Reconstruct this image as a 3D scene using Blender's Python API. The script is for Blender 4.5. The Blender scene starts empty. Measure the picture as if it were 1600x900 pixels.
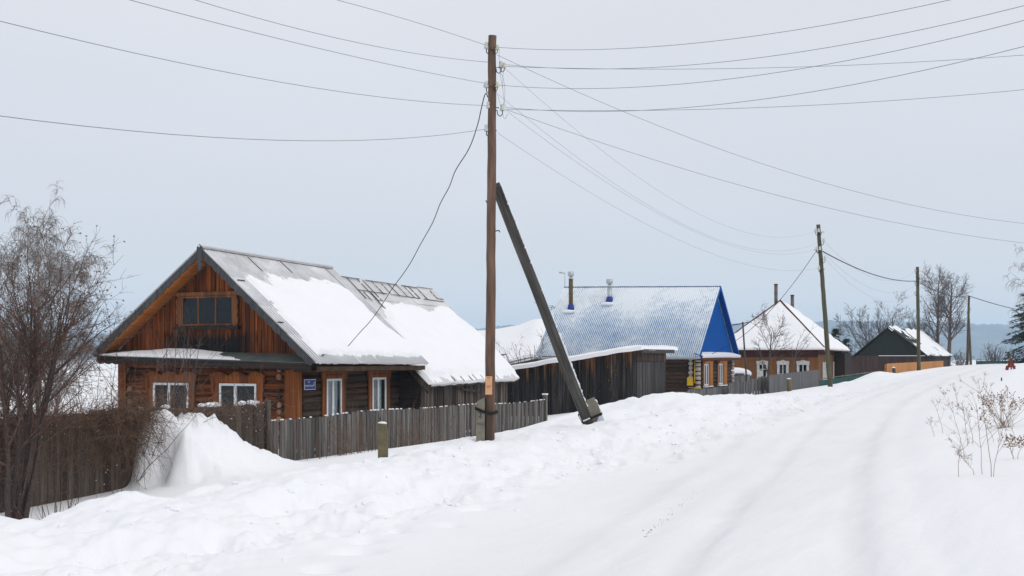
import bpy, math, random
import numpy as np
from mathutils import Vector, Matrix
R = math.radians
scene = bpy.context.scene
COL = scene.collection

# ------------------------------------------------------------------ camera
cam_d = bpy.data.cameras.new("camera")
cam = bpy.data.objects.new("camera", cam_d); COL.objects.link(cam)
cam_d.sensor_width = 36.0
cam_d.lens = 36.0*1900/1600
cam_d.shift_y = (560-450)/1600.0
cam_d.clip_start = 0.1; cam_d.clip_end = 20000
cam.location = (0, 0, 0); cam.rotation_euler = (R(90), 0, 0)
scene.camera = cam

# ------------------------------------------------------------------ world, sun, exposure
world = bpy.data.worlds.new("World"); scene.world = world
world.use_nodes = True
wt = world.node_tree; wt.nodes.clear()
SUN_EL, SUN_AZ = R(36), R(128)      # veiled sun behind and to the right
sky = wt.nodes.new('ShaderNodeTexSky'); sky.sky_type = 'NISHITA'; sky.sun_disc = False
sky.sun_elevation = SUN_EL; sky.sun_rotation = SUN_AZ
wc = wt.nodes.new('ShaderNodeTexCoord'); sx = wt.nodes.new('ShaderNodeSeparateXYZ')
wt.links.new(wc.outputs['Generated'], sx.inputs[0])
ramp = wt.nodes.new('ShaderNodeValToRGB')     # the overcast layer by elevation
cr = ramp.color_ramp
SK = 1.0
def c3(r, g, b): return (r*SK, g*SK, b*SK, 1)
cr.elements[0].position = 0.0; cr.elements[0].color = c3(.655, .66, .675)
cr.elements[1].position = 1.0; cr.elements[1].color = c3(.95, .95, .96)
for pos, c in ((.04, c3(.655, .667, .685)), (.11, c3(.672, .690, .728)), (.19, c3(.70, .718, .765)), (.30, c3(.755, .755, .80)), (.6, c3(.83, .83, .86))):
    e = cr.elements.new(pos); e.color = c
wt.links.new(sx.outputs['Z'], ramp.inputs[0])
nz = wt.nodes.new('ShaderNodeTexNoise'); nz.inputs['Scale'].default_value = 1.6; nz.inputs['Detail'].default_value = 3
mp = wt.nodes.new('ShaderNodeMapping'); mp.inputs['Scale'].default_value = (1, 1, 3)
wt.links.new(wc.outputs['Generated'], mp.inputs[0]); wt.links.new(mp.outputs[0], nz.inputs['Vector'])
mr = wt.nodes.new('ShaderNodeMapRange'); mr.inputs['From Min'].default_value = .3; mr.inputs['From Max'].default_value = .7
mr.inputs['To Min'].default_value = 9.6; mr.inputs['To Max'].default_value = 10.4
wt.links.new(nz.outputs['Fac'], mr.inputs['Value'])
vm = wt.nodes.new('ShaderNodeVectorMath'); vm.operation = 'SCALE'
wt.links.new(ramp.outputs[0], vm.inputs[0]); wt.links.new(mr.outputs[0], vm.inputs['Scale'])
mx = wt.nodes.new('ShaderNodeMix'); mx.data_type = 'RGBA'; mx.inputs['Factor'].default_value = .94
wt.links.new(sky.outputs[0], mx.inputs['A']); wt.links.new(vm.outputs[0], mx.inputs['B'])
bg = wt.nodes.new('ShaderNodeBackground'); bg.inputs['Strength'].default_value = 0.1
out = wt.nodes.new('ShaderNodeOutputWorld')
wt.links.new(mx.outputs['Result'], bg.inputs['Color']); wt.links.new(bg.outputs[0], out.inputs['Surface'])

sd = bpy.data.lights.new("sun", 'SUN'); sd.energy = 0.75; sd.angle = R(32); sd.color = (1, .98, .95)
sun = bpy.data.objects.new("sun", sd); COL.objects.link(sun)
sdir = Vector((math.sin(SUN_AZ)*math.cos(SUN_EL), math.cos(SUN_AZ)*math.cos(SUN_EL), math.sin(SUN_EL)))
sun.rotation_euler = sdir.to_track_quat('Z', 'Y').to_euler()
vs = scene.view_settings
vs.view_transform = 'Standard'; vs.look = 'None'; vs.exposure = 0.07; vs.gamma = 1.0; vs.use_curve_mapping = False
try:
    scene.cycles.volume_bounces = 1; scene.cycles.transparent_max_bounces = 16
except Exception: pass

# ------------------------------------------------------------------ numbers of the place
DX, DY = .4156, .9095                    # street direction
ROT = math.atan2(DY, DX)
def uv(x, y): return x*DX+y*DY, -x*DY+y*DX
def xy(u, v): return u*DX-v*DY, u*DY+v*DX
def at(px, py, Y): return ((px-800)/1900.0*Y, Y, (560-py)/1900.0*Y)
def onv(px, v):                          # point of the line v=const seen at px
    k = (px-800)/1900.0; Y = v/(DX-DY*k); return k*Y, Y

# ------------------------------------------------------------------ noise
def _h(i, j, s):
    n = (i*374761393 + j*668265263 + s*1274126177) & 0xffffffff
    n = ((n ^ (n >> 13))*1274126177) & 0xffffffff
    return ((n ^ (n >> 16)) & 0xffff)/65535.0
def vnoise(x, y, s=0):
    x = np.asarray(x, dtype=float); y = np.asarray(y, dtype=float)
    i = np.floor(x).astype(np.int64); j = np.floor(y).astype(np.int64)
    fx = x-i; fy = y-j
    fx = fx*fx*fx*(fx*(fx*6-15)+10); fy = fy*fy*fy*(fy*(fy*6-15)+10)
    a = _h(i, j, s); b = _h(i+1, j, s); c = _h(i, j+1, s); d = _h(i+1, j+1, s)
    return (a*(1-fx)+b*fx)*(1-fy)+(c*(1-fx)+d*fx)*fy - .5
def fbm(x, y, s=0, o=4, g=.5):
    r = 0; a = 1
    for k in range(o):
        r = r + a*vnoise(x*2**k, y*2**k, s+k); a *= g
    return r
def sm(e0, e1, x):
    t = np.clip((x-e0)/(e1-e0), 0, 1); return t*t*(3-2*t)

# ------------------------------------------------------------------ terrain
VK = np.array([-400, -60, -20, -8, -3, 0, 2, 4.5, 6.5, 8, 9.5, 11, 13, 15.5, 18, 22, 30, 60, 400.])
TAB = [
 (-60, [-1., -1., -1., -1.2, -1.4, -1.6, -1.75, -1.9, -1.92, -1.95, -1.85, -1.95, -2.3, -2.75, -2.9, -3., -3.2, -4, -4]),
 (10,  [-1., -1., -1., -1.2, -1.4, -1.6, -1.75, -1.9, -1.92, -1.95, -1.85, -1.95, -2.35, -2.8, -2.9, -3., -3.2, -4, -4]),
 (15,  [-1., -1., -1., -1.15, -1.35, -1.55, -1.72, -1.9, -1.92, -1.92, -1.72, -1.85, -2.4, -2.75, -2.85, -3., -3.2, -4, -4]),
 (22.5,[-.8, -.8, -.8, -1.1, -1.25, -1.45, -1.65, -1.88, -1.9, -1.87, -1.62, -1.72, -2.05, -2.4, -2.62, -2.8, -3.1, -4, -4]),
 (29,  [-.7, -.7, -.7, -.95, -1.1, -1.3, -1.5, -1.8, -1.82, -1.75, -1.47, -1.58, -1.9, -2.3, -2.6, -2.8, -3.1, -4, -4]),
 (36,  [-.5, -.5, -.5, -.75, -.9, -1.05, -1.25, -1.62, -1.66, -1.55, -1.25, -1.15, -1.4, -2.2, -2.65, -2.9, -3.1, -4, -4]),
 (44,  [-.4, -.4, -.4, -.55, -.65, -.8, -1.0, -1.36, -1.44, -1.46, -1.38, -1.38, -1.55, -1.95, -2.4, -2.8, -3.1, -4, -4]),
 (50,  [-.3, -.3, -.3, -.4, -.5, -.6, -.78, -1.2, -1.32, -1.45, -1.50, -1.52, -1.62, -1.85, -2.2, -2.6, -3., -4, -4]),
 (61,  [-.2, -.2, -.2, -.2, -.2, -.28, -.42, -.95, -1.10, -1.3, -1.38, -1.44, -1.7, -2., -2.2, -2.5, -3., -4, -4]),
 (78,  [-.2, -.2, -.2, -.15, -.15, -.18, -.28, -.70, -.82, -.98, -1.08, -1.20, -1.6, -1.95, -2.2, -2.5, -3., -4, -4]),
 (98,  [-.25, -.25, -.25, -.2, -.2, -.22, -.25, -.50, -.62, -.74, -.84, -.98, -1.4, -1.8, -2., -2.4, -3., -4, -4]),
 (125, [-.4, -.4, -.4, -.3, -.3, -.3, -.3, -.46, -.52, -.58, -.68, -.82, -1.15, -1.5, -1.6, -2.2, -3., -4, -4]),
 (150, [-.8, -.8, -.8, -.6, -.6, -.6, -.6, -.62, -.65, -.7, -.75, -.8, -1.1, -1.4, -1.8, -2.3, -3., -4, -4]),
 (230, [-3, -3, -3, -3, -3, -3, -3, -3, -3, -3, -3, -3, -3, -3, -3, -3, -3.4, -4, -4]),
 (400, [-4]*19), (6000, [-4]*19)]
UK = np.array([t[0] for t in TAB], float); TV = np.array([t[1] for t in TAB], float)
def table(u, v):
    u = np.clip(u, UK[0], UK[-1]-1e-6); v = np.clip(v, VK[0], VK[-1]-1e-6)
    i = np.clip(np.searchsorted(UK, u, side='right')-1, 0, len(UK)-2)
    j = np.clip(np.searchsorted(VK, v, side='right')-1, 0, len(VK)-2)
    fu = (u-UK[i])/(UK[i+1]-UK[i]); fv = (v-VK[j])/(VK[j+1]-VK[j])
    fu = fu*.4+.6*fu*fu*(3-2*fu); fv = fv*.4+.6*fv*fv*(3-2*fv)
    return (TV[i, j]*(1-fu)+TV[i+1, j]*fu)*(1-fv)+(TV[i, j+1]*(1-fu)+TV[i+1, j+1]*fu)*fv
rng = np.random.RandomState(7)
PITS = []
for k in range(150):
    u0 = rng.uniform(7, 46); v0 = rng.normal(8.0, .55)
    s = rng.uniform(.06, .17); PITS.append((u0, v0, s, -rng.uniform(.07, .22)*(1 if rng.rand() < .7 else -.6)))
for k in range(60):
    PITS.append((rng.uniform(8, 45), rng.uniform(7.2, 11.5), rng.uniform(.12, .4), rng.uniform(-.12, .12)))
for px_, py_, s_, a_ in ((600,770,.13,-.26),(575,790,.11,-.2),(615,757,.09,-.18),(508,858,.15,-.26),(560,832,.18,-.3),(573,818,.12,-.2),(620,806,.12,-.18),(460,880,.2,-.26),(640,785,.08,-.14),(732,775,.12,-.16),(800,760,.08,-.12),(375,895,.22,-.24),(440,780,.3,-.2),(500,800,.35,-.16)):
    Y_ = 1.75*1900/(py_-560); u_, v_ = uv((px_-800)/1900*Y_, Y_); PITS.append((u_, v_, s_, a_))
RUTS = ((.75, .17, -.05), (-.72, .18, -.05), (.0, .40, .025), (1.15, .20, .03), (-1.15, .22, .03), (2.05, .16, -.025), (2.6, .3, .03), (-1.9, .3, .03))
def packed(x, y):
    u, v = uv(np.asarray(x, float), np.asarray(y, float)); c = 2.0+.155*(np.clip(u, -30, 400)-8); c = 5.9-1.0*np.log1p(np.exp((5.9-c)/1.0)); r = 0
    for o in (.75, -.72, 2.05): r = r+np.exp(-((v-c-o+.12*fbm(u*.25, o, 66, 2))/.24)**2)*(.75+.9*fbm(u*.5, v*2, 5, 3))
    return np.clip(r, 0, 1)*.8+.45*np.exp(-((v-c-.6)/2.4)**4)*(.8+fbm(u*.6, v*3.0, 8, 4))
def ground(x, y):
    x = np.asarray(x, float); y = np.asarray(y, float)
    u, v = uv(x, y)
    dist = np.sqrt(x*x+y*y)
    z = table(u, v)
    near = np.clip(1-dist/90., 0, 1)
    # lumpy ploughed bank
    bank = sm(7.0, 8.8, v)*(1-sm(12.0, 14.0, v))*near
    z = z+bank*(.26*fbm(u*.5, v*.8, 3, 4, .55)+.21*(np.abs(fbm(u*1.1, v*1.3, 9, 4))-.15)+.05*fbm(u*3.6, v*4.2, 19, 3)+.10*sm(28, 36, u)*fbm(u*1.2, v*1.5, 91, 3))
    z = z+near*.05*fbm(u*.35, v*.35, 21, 3)+near*.012*fbm(u*2.5, v*2.5, 33, 3)*sm(6., 8., v)
    toe = np.exp(-((v-7.9)/.9)**2)*near
    z = z+toe*.19*fbm(u*1.7, v*2.4, 41, 4, .55)
    # ruts of the road
    c = 2.0+.155*(np.clip(u, -30, 400)-8); c = 5.9-1.0*np.log1p(np.exp((5.9-c)/1.0))
    rd = np.exp(-((v-c)/3.0)**4)*near
    for o, w, a in RUTS:
        z = z+rd*a*np.exp(-np.abs((v-c-o+.12*fbm(u*.25, o, 66, 2))/w)**2.6)*(1+.8*fbm(u*.35, v*.3, 61, 3))
    z = z+rd*.012*fbm(u*.8, v*6, 55, 3)
    # mounds and drifts
    def g(z, u0, v0, su, sv, a): return z+a*np.exp(-((u-u0)/su)**2-((v-v0)/sv)**2)
    z = g(z, 11.6, 14.2, 1.5, 1.5, .62)
    z = g(z, 12.3, 10.9, .45, .5, .10)
    z = g(z, 10.4, 11.0, .9, .8, -.14)
    z = g(z, 12.5, 12.9, 2.2, 1.1, -.16)
    z = g(z, 32.5, 11.6, 1.0, 1.2, -.18)
    z = g(z, 28.6, 10.6, 1.0, .7, -.16)
    z = g(z, 35.5, 11.3, 1.6, .9, .10)
    z = g(z, 38.5, 11.8, .8, .8, .12)
    z = g(z, 81.5, 11.4, 2.2, 1.3, .36)
    z = g(z, 52, 12.5, 3, 2, -.14)
    z = g(z, 46, 12.2, 3, 1.6, -.12)
    uc = 21.25; su = np.where(u < uc, 1.22, 1.65); pe = np.where(u < uc, 7.0, 2.4)
    z = z+(1.46+.40*fbm(u*1.9, v*1.9, 77, 4)+.16*fbm(u*6, v*6, 78, 3))*np.exp(-np.abs((u-uc+.45*fbm(v*1.8, u*.4, 71, 4))/su)**pe)*np.exp(-(np.clip(17.7-v, 0, 99)/(1.55+.5*fbm(u*1.1, v*.3, 79, 3)))**2.5)*np.exp(-(np.clip(v-17.75, 0, 99)/.35)**2)
    for (u0, v0, s, a) in PITS:
        d2 = ((u-u0)**2+(v-v0)**2)/(s*s)
        if np.ndim(d2) == 0:
            z = z+(a*math.exp(-d2) if d2 < 12 else 0)
        else:
            m = d2 < 12
            if m.any(): z[m] += a*np.exp(-d2[m])
    return z
def gz(x, y): return float(ground(np.array([x]), np.array([y]))[0])

# ------------------------------------------------------------------ materials
MATS = {}
def newmat(name):
    m = bpy.data.materials.new(name); m.use_nodes = True; MATS[name] = m
    nt = m.node_tree; b = nt.nodes['Principled BSDF']
    return m, nt, b
def N(nt, t, **k):
    n = nt.nodes.new(t)
    for a, b in k.items():
        if a in n.inputs: n.inputs[a].default_value = b
        else: setattr(n, a, b)
    return n
def mathn(nt, op, a, b=None, clamp=False):
    n = nt.nodes.new('ShaderNodeMath'); n.operation = op; n.use_clamp = clamp
    for i, s in enumerate((a, b)):
        if s is None: continue
        if isinstance(s, (int, float)): n.inputs[i].default_value = s
        else: nt.links.new(s, n.inputs[i])
    return n.outputs[0]
def mixc(nt, f, a, b):
    n = nt.nodes.new('ShaderNodeMix'); n.data_type = 'RGBA'
    for s, key in ((f, 'Factor'), (a, 'A'), (b, 'B')):
        if isinstance(s, (int, float)): n.inputs[key].default_value = s
        elif isinstance(s, tuple): n.inputs[key].default_value = s+(1,)
        else: nt.links.new(s, n.inputs[key])
    return n.outputs['Result']
def noise(nt, scale=(1, 1, 1), detail=4, s=1.0, rough=.55, dist=0.0):
    tc = nt.nodes.new('ShaderNodeTexCoord'); mp = nt.nodes.new('ShaderNodeMapping'); mp.inputs['Scale'].default_value = scale
    nt.links.new(tc.outputs['Object'], mp.inputs[0])
    n = N(nt, 'ShaderNodeTexNoise', Scale=s, Detail=detail, Roughness=rough, Distortion=dist)
    nt.links.new(mp.outputs[0], n.inputs['Vector'])
    return n.outputs['Fac']
def remap(nt, v, a, b, c=0., d=1.):
    n = N(nt, 'ShaderNodeMapRange'); nt.links.new(v, n.inputs['Value'])
    for k, x in (('From Min', a), ('From Max', b), ('To Min', c), ('To Max', d)): n.inputs[k].default_value = x
    return n.outputs[0]
def bump(nt, b, h, st=.4, dist=.02):
    n = N(nt, 'ShaderNodeBump', Strength=st, Distance=dist); nt.links.new(h, n.inputs['Height']); nt.links.new(n.outputs[0], b.inputs['Normal'])
def wood(name, c1, c2, axis='Z', rough=.8, island=.35, stain=None, samt=.5, zfade=None, box=None, bst=.5, fine=22):
    """weathered wood; grain runs along axis. zfade=(z0,width,slopeY,colour): another colour above a ragged line. box: dark weathered patch."""
    m, nt, b = newmat(name)
    sc = {'Z': (fine, fine, .9), 'X': (.9, fine, fine), 'Y': (fine, .9, fine)}[axis]
    g = noise(nt, sc, 6, 1.0, .62, .3)
    gf = remap(nt, g, .32, .68)
    col = mixc(nt, gf, c1, c2)
    if stain:
        s2 = noise(nt, tuple(x*.16 for x in sc), 3, 1.0, .6)
        col = mixc(nt, mathn(nt, 'MULTIPLY', remap(nt, s2, .45, .62), samt), col, stain)
    tc = nt.nodes.new('ShaderNodeTexCoord'); sp = nt.nodes.new('ShaderNodeSeparateXYZ'); nt.links.new(tc.outputs['Object'], sp.inputs[0])
    if zfade:
        z0, w, sl, c = zfade
        e = mathn(nt, 'ADD', sp.outputs['Z'], mathn(nt, 'MULTIPLY', sp.outputs['Y'], sl))
        e = mathn(nt, 'DIVIDE', mathn(nt, 'SUBTRACT', e, z0), w)
        st = noise(nt, (9, 9, .35), 4, 1.0, .7)
        e = mathn(nt, 'ADD', e, mathn(nt, 'MULTIPLY', mathn(nt, 'SUBTRACT', st, .5), 5.5), True)
        c2_ = mixc(nt, gf, tuple(x*.55 for x in c), c)
        col = mixc(nt, e, col, c2_)
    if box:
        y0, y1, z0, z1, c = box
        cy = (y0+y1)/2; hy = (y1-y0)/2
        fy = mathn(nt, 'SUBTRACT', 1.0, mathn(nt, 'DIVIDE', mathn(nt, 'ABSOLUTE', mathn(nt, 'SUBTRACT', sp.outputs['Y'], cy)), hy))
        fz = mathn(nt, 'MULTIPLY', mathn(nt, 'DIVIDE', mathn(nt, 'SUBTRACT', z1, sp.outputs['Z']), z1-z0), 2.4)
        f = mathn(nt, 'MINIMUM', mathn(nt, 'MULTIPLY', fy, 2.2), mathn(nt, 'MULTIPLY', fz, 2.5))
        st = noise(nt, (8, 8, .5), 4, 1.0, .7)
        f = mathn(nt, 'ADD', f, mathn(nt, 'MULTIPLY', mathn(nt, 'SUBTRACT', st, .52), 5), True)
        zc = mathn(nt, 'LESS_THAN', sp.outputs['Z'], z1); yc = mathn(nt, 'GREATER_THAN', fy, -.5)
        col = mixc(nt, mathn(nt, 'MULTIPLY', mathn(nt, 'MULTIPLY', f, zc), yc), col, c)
    geo = nt.nodes.new('ShaderNodeNewGeometry')
    hs = N(nt, 'ShaderNodeHueSaturation')
    nt.links.new(remap(nt, geo.outputs['Random Per Island'], 0, 1, 1-island, 1+island), hs.inputs['Value'])
    nt.links.new(col, hs.inputs['Color']); nt.links.new(hs.outputs[0], b.inputs['Base Color'])
    b.inputs['Roughness'].default_value = rough; b.inputs['Specular IOR Level'].default_value = .25
    bump(nt, b, g, bst, .02)
    return m
def plain(name, c, rough=.7, c2=None, s=3, metallic=0, spec=.3, bst=.2):
    m, nt, b = newmat(name)
    f = noise(nt, (1, 1, 1), 5, s, .6)
    c2 = c2 or tuple(x*.75 for x in c)
    nt.links.new(mixc(nt, remap(nt, f, .35, .65), c, c2), b.inputs['Base Color'])
    b.inputs['Roughness'].default_value = rough; b.inputs['Metallic'].default_value = metallic; b.inputs['Specular IOR Level'].default_value = spec
    bump(nt, b, f, bst, .01)
    return m
def snowmat(name, c=(.86, .87, .90), bst=.25, s=14):
    m, nt, b = newmat(name)
    f = noise(nt, (1, 1, 1), 6, s, .65); f2 = noise(nt, (1, 1, 1), 3, s*.12, .5)
    col = mixc(nt, remap(nt, f2, .3, .7), c, tuple(x*.97 for x in c))
    nt.links.new(col, b.inputs['Base Color']); b.inputs['Roughness'].default_value = .75; b.inputs['Specular IOR Level'].default_value = .2
    bump(nt, b, mathn(nt, 'ADD', f, mathn(nt, 'MULTIPLY', f2, 2.0)), bst, .03)
    return m

snowmat('snow'); snowmat('roof_snow', (.90, .905, .92), .3, 10)
# ground snow: cleaner bank, slightly grey packed road, a few stains
m, nt, b = newmat('ground_snow')
tc = nt.nodes.new('ShaderNodeTexCoord'); sp = nt.nodes.new('ShaderNodeSeparateXYZ'); nt.links.new(tc.outputs['Object'], sp.inputs[0])
vv = mathn(nt, 'ADD', mathn(nt, 'MULTIPLY', sp.outputs['X'], -DY), mathn(nt, 'MULTIPLY', sp.outputs['Y'], DX))
f2 = noise(nt, (1, 1, 1), 4, .35, .6); f3 = noise(nt, (1, 1, 1), 6, 9, .65)
mpn = noise(nt, (1, 1, 1), 5, 1.3, .6)
rd = mathn(nt, 'SUBTRACT', 1.0, mathn(nt, 'DIVIDE', mathn(nt, 'ABSOLUTE', mathn(nt, 'SUBTRACT', vv, 4.6)), 3.4), True)
rd = mathn(nt, 'MULTIPLY', rd, remap(nt, f2, .35, .65, .45, 1.0), True)
at_ = nt.nodes.new('ShaderNodeAttribute'); at_.attribute_name = 'packed'
col = mixc(nt, mathn(nt, 'MULTIPLY', rd, .6), (.885, .893, .91), (.82, .82, .83))
col = mixc(nt, mathn(nt, 'MULTIPLY', at_.outputs['Fac'], .62, True), col, (.76, .76, .77))
st = remap(nt, mpn, .67, .76)
col = mixc(nt, mathn(nt, 'MULTIPLY', st, .25), col, (.78, .74, .62))
nt.links.new(col, b.inputs['Base Color']); b.inputs['Roughness'].default_value = .8; b.inputs['Specular IOR Level'].default_value = .15
bump(nt, b, mathn(nt, 'ADD', f3, mathn(nt, 'MULTIPLY', mpn, 3)), .35, .03)

wood('log_red', (.035, .010, .004), (.34, .10, .026), 'Y', island=.6, stain=(.022, .010, .007), samt=.85, bst=.9)
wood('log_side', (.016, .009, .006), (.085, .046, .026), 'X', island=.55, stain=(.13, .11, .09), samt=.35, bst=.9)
wood('trim_orange', (.13, .036, .009), (.34, .105, .022), 'Z', island=.12, stain=(.06, .02, .01), samt=.6)
wood('attic_trim', (.09, .035, .014), (.30, .125, .05), 'Z', island=.15, stain=(.05, .03, .02), samt=.6)
wood('trim_side', (.13, .042, .012), (.32, .11, .028), 'Z', island=.12, stain=(.05, .02, .01), samt=.6)
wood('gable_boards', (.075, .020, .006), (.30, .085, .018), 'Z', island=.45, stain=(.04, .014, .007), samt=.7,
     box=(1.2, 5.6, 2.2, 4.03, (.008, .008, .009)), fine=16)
wood('gable_lining', (.30, .095, .020), (.55, .20, .045), 'X', island=.3)
wood('fascia_grey', (.035, .037, .040), (.095, .100, .105), 'Z', island=.1)
wood('dark_beam', (.010, .008, .008), (.045, .030, .024), 'Y', island=.1)
wood('fence_grey', (.060, .054, .050), (.205, .190, .175), 'Z', island=.38, stain=(.035, .028, .025), samt=.6, fine=26)
wood('fence_dark', (.040, .031, .026), (.135, .110, .092), 'Z', island=.35, stain=(.03, .018, .012), samt=.6, fine=24)
wood('fence_far', (.075, .075, .078), (.155, .155, .16), 'Z', island=.14)
wood('fence_picket', (.065, .065, .067), (.19, .19, .19), 'Z', island=.35)
wood('fence_orange', (.36, .155, .045), (.58, .28, .10), 'Z', island=.16)
wood('barn_boards', (.030, .022, .018), (.150, .120, .098), 'Z', island=.5, stain=(.012, .008, .006), samt=.8, fine=14)
wood('shed_boards', (.007, .006, .007), (.060, .052, .048), 'Z', island=.75, stain=(.010, .009, .009), samt=.6,
     zfade=(2.85, .80, .15, (.28, .115, .042)), fine=15)
wood('shed_grey', (.022, .021, .021), (.085, .078, .074), 'Z', island=.4, fine=15)
wood('pole_brown', (.075, .046, .034), (.225, .135, .094), 'Z', island=0, stain=(.038, .030, .027), samt=.85, fine=10)
wood('pole_green', (.055, .052, .030), (.125, .118, .072), 'Z', island=0, fine=10)
wood('strut_wood', (.030, .028, .026), (.105, .098, .088), 'Z', island=0, fine=14)
wood('stump_wood', (.075, .055, .025), (.22, .17, .09), 'Z', island=0, fine=14)
wood('blue_house_log', (.026, .015, .011), (.105, .062, .042), 'X', island=.45)
wood('window_orange', (.30, .11, .025), (.45, .19, .05), 'Z', island=.1)
wood('brown_wall', (.160, .064, .018), (.235, .098, .030), 'Z', island=.14, stain=(.11, .04, .016), samt=.6, rough=.6)
wood('maroon_band', (.045, .013, .010), (.080, .026, .020), 'Z', island=.1)
wood('dark_green', (.010, .014, .012), (.022, .028, .024), 'Z', island=.15)
wood('brown_dark_wall', (.040, .024, .020), (.075, .045, .038), 'Z', island=.15)
plain('bark_rowan', (.042, .032, .028), .9, (.085, .065, .055), 30)
plain('twig_rowan', (.060, .040, .034), .9, (.13, .080, .060), 8)
plain('berry', (.22, .07, .03), .8, (.10, .05, .03), 30)
plain('bark_birch', (.42, .37, .31), .9, (.16, .13, .11), 9)
plain('twig_birch', (.21, .185, .175), .9, (.32, .29, .28), 4)
plain('vine', (.095, .052, .034), .9, (.22, .14, .095), 5)
plain('twig_dark', (.075, .058, .052), .9, (.12, .095, .085), 5)
plain('twig_far', (.10, .085, .082), .9, (.15, .13, .125), 3)
plain('dry_weed', (.34, .25, .18), .9, (.20, .13, .08), 9)
plain('dry_head', (.16, .075, .035), .9, (.26, .14, .07), 14)
plain('needle', (.018, .032, .020), .9, (.045, .06, .035), 3)
plain('slate', (.68, .68, .68), .85, (.56, .56, .565), 1.2)
plain('seam', (.085, .08, .075), .9)
plain('pent_metal', (.12, .13, .13), .7, (.07, .09, .08), 2)
plain('white_frame', (.76, .77, .78), .45, (.70, .72, .73), 3)
plain('white_old', (.62, .62, .60), .8, (.45, .44, .42), 6)
plain('curtain', (.60, .62, .64), .9, (.42, .45, .48), 2)
plain('room', (.016, .016, .017), .95, (.026, .024, .024), 1, bst=0)
plain('concrete', (.235, .215, .170), .9, (.16, .145, .115), 5)
plain('concrete_post', (.17, .14, .085), .9, (.09, .08, .045), 6)
plain('iron', (.020, .018, .017), .7)
plain('rust', (.13, .045, .02), .9, (.05, .02, .012), 12)
plain('insulator', (.62, .63, .60), .35, (.50, .50, .46), 10)
plain('insulator_yellow', (.62, .58, .42), .5, (.5, .47, .35), 10)
plain('wire', (.20, .20, .215), .6, (.16, .16, .17), 3)
plain('wire_black', (.020, .019, .020), .6)
plain('paper', (.70, .40, .22), .8, (.62, .34, .18), 8)
plain('paper_white', (.70, .71, .80), .8, (.62, .63, .72), 4)
plain('ink_red', (.50, .06, .02), .8)
plain('paint_dark', (.035, .055, .065), .8)
plain('plate_blue', (.020, .045, .27), .35, (.018, .04, .24), 3)
plain('plate_white', (.72, .72, .78), .4)
plain('blue_paint', (.002, .075, .31), .7, (.001, .070, .30), 1.2, spec=.05)
plain('pipe_rust', (.14, .11, .045), .8, (.09, .05, .03), 5)
plain('pipe_zinc', (.50, .54, .56), .4, (.40, .43, .45), 6, .4)
plain('pipe_grey', (.16, .17, .17), .7, (.10, .06, .04), 3)
plain('yellow', (.66, .42, .03), .5, (.58, .36, .02), 5)
plain('lichen', (.36, .22, .04), .9, (.22, .13, .03), 9)
plain('teal', (.012, .085, .075), .7, (.02, .06, .05), 6)
plain('red_sign', (.21, .035, .022), .7, (.12, .02, .015), 9)
plain('old_log_end', (.20, .085, .045), .9, (.32, .20, .14), 9)
plain('log_end', (.50, .46, .42), .85, (.36, .32, .28), 8)
plain('soffit_dark', (.09, .05, .025), .9, (.04, .025, .015), 5)
m, nt, b = newmat('hill_forest')
f = noise(nt, (1, 1, 2.5), 6, .006, .7)
nt.links.new(mixc(nt, remap(nt, f, .4, .62), (.045, .06, .062), (.14, .16, .17)), b.inputs['Base Color']); b.inputs['Roughness'].default_value = .95
# ribbed slate sheets, powder snow lying in the troughs
m, nt, b = newmat('ribbed_slate')
at_ = nt.nodes.new('ShaderNodeAttribute'); at_.attribute_name = 'rib'
wv = mathn(nt, 'COSINE', mathn(nt, 'MULTIPLY', at_.outputs['Fac'], 2*math.pi))
f = noise(nt, (1, 1, 1), 5, .8, .6); f2 = noise(nt, (1, 1, 1), 5, 6, .65)
tc = nt.nodes.new('ShaderNodeTexCoord'); sp = nt.nodes.new('ShaderNodeSeparateXYZ'); nt.links.new(tc.outputs['Object'], sp.inputs[0])
lowz = remap(nt, sp.outputs['Z'], 5.6, 3.0, 0, 1)
cov = mathn(nt, 'SUBTRACT', mathn(nt, 'ADD', mathn(nt, 'MULTIPLY', mathn(nt, 'SUBTRACT', f, .45), 2.0), mathn(nt, 'MULTIPLY', mathn(nt, 'SUBTRACT', f2, .5), 1.5)), mathn(nt, 'MULTIPLY', wv, mathn(nt, 'ADD', .35, mathn(nt, 'MULTIPLY', lowz, 1.1))))
cov = mathn(nt, 'ADD', mathn(nt, 'ADD', cov, .52), mathn(nt, 'MULTIPLY', lowz, .25), True)
slate = mixc(nt, remap(nt, f2, .35, .65), (.50, .50, .50), (.36, .36, .36))
nt.links.new(mixc(nt, cov, slate, (.78, .78, .80)), b.inputs['Base Color']); b.inputs['Roughness'].default_value = .9
# glass: see-through with a sheen
m = bpy.data.materials.new('glass'); m.use_nodes = True; MATS['glass'] = m; nt = m.node_tree; nt.nodes.clear()
o_ = nt.nodes.new('ShaderNodeOutputMaterial'); mi = nt.nodes.new('ShaderNodeMixShader'); tr = N(nt, 'ShaderNodeBsdfTransparent'); gl = N(nt, 'ShaderNodeBsdfGlossy', Roughness=.04)
tr.inputs['Color'].default_value = (.8, .83, .84, 1); gl.inputs['Color'].default_value = (.85, .9, .95, 1)
mi.inputs[0].default_value = .02
nt.links.new(tr.outputs[0], mi.inputs[1]); nt.links.new(gl.outputs[0], mi.inputs[2]); nt.links.new(mi.outputs[0], o_.inputs['Surface'])
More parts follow.
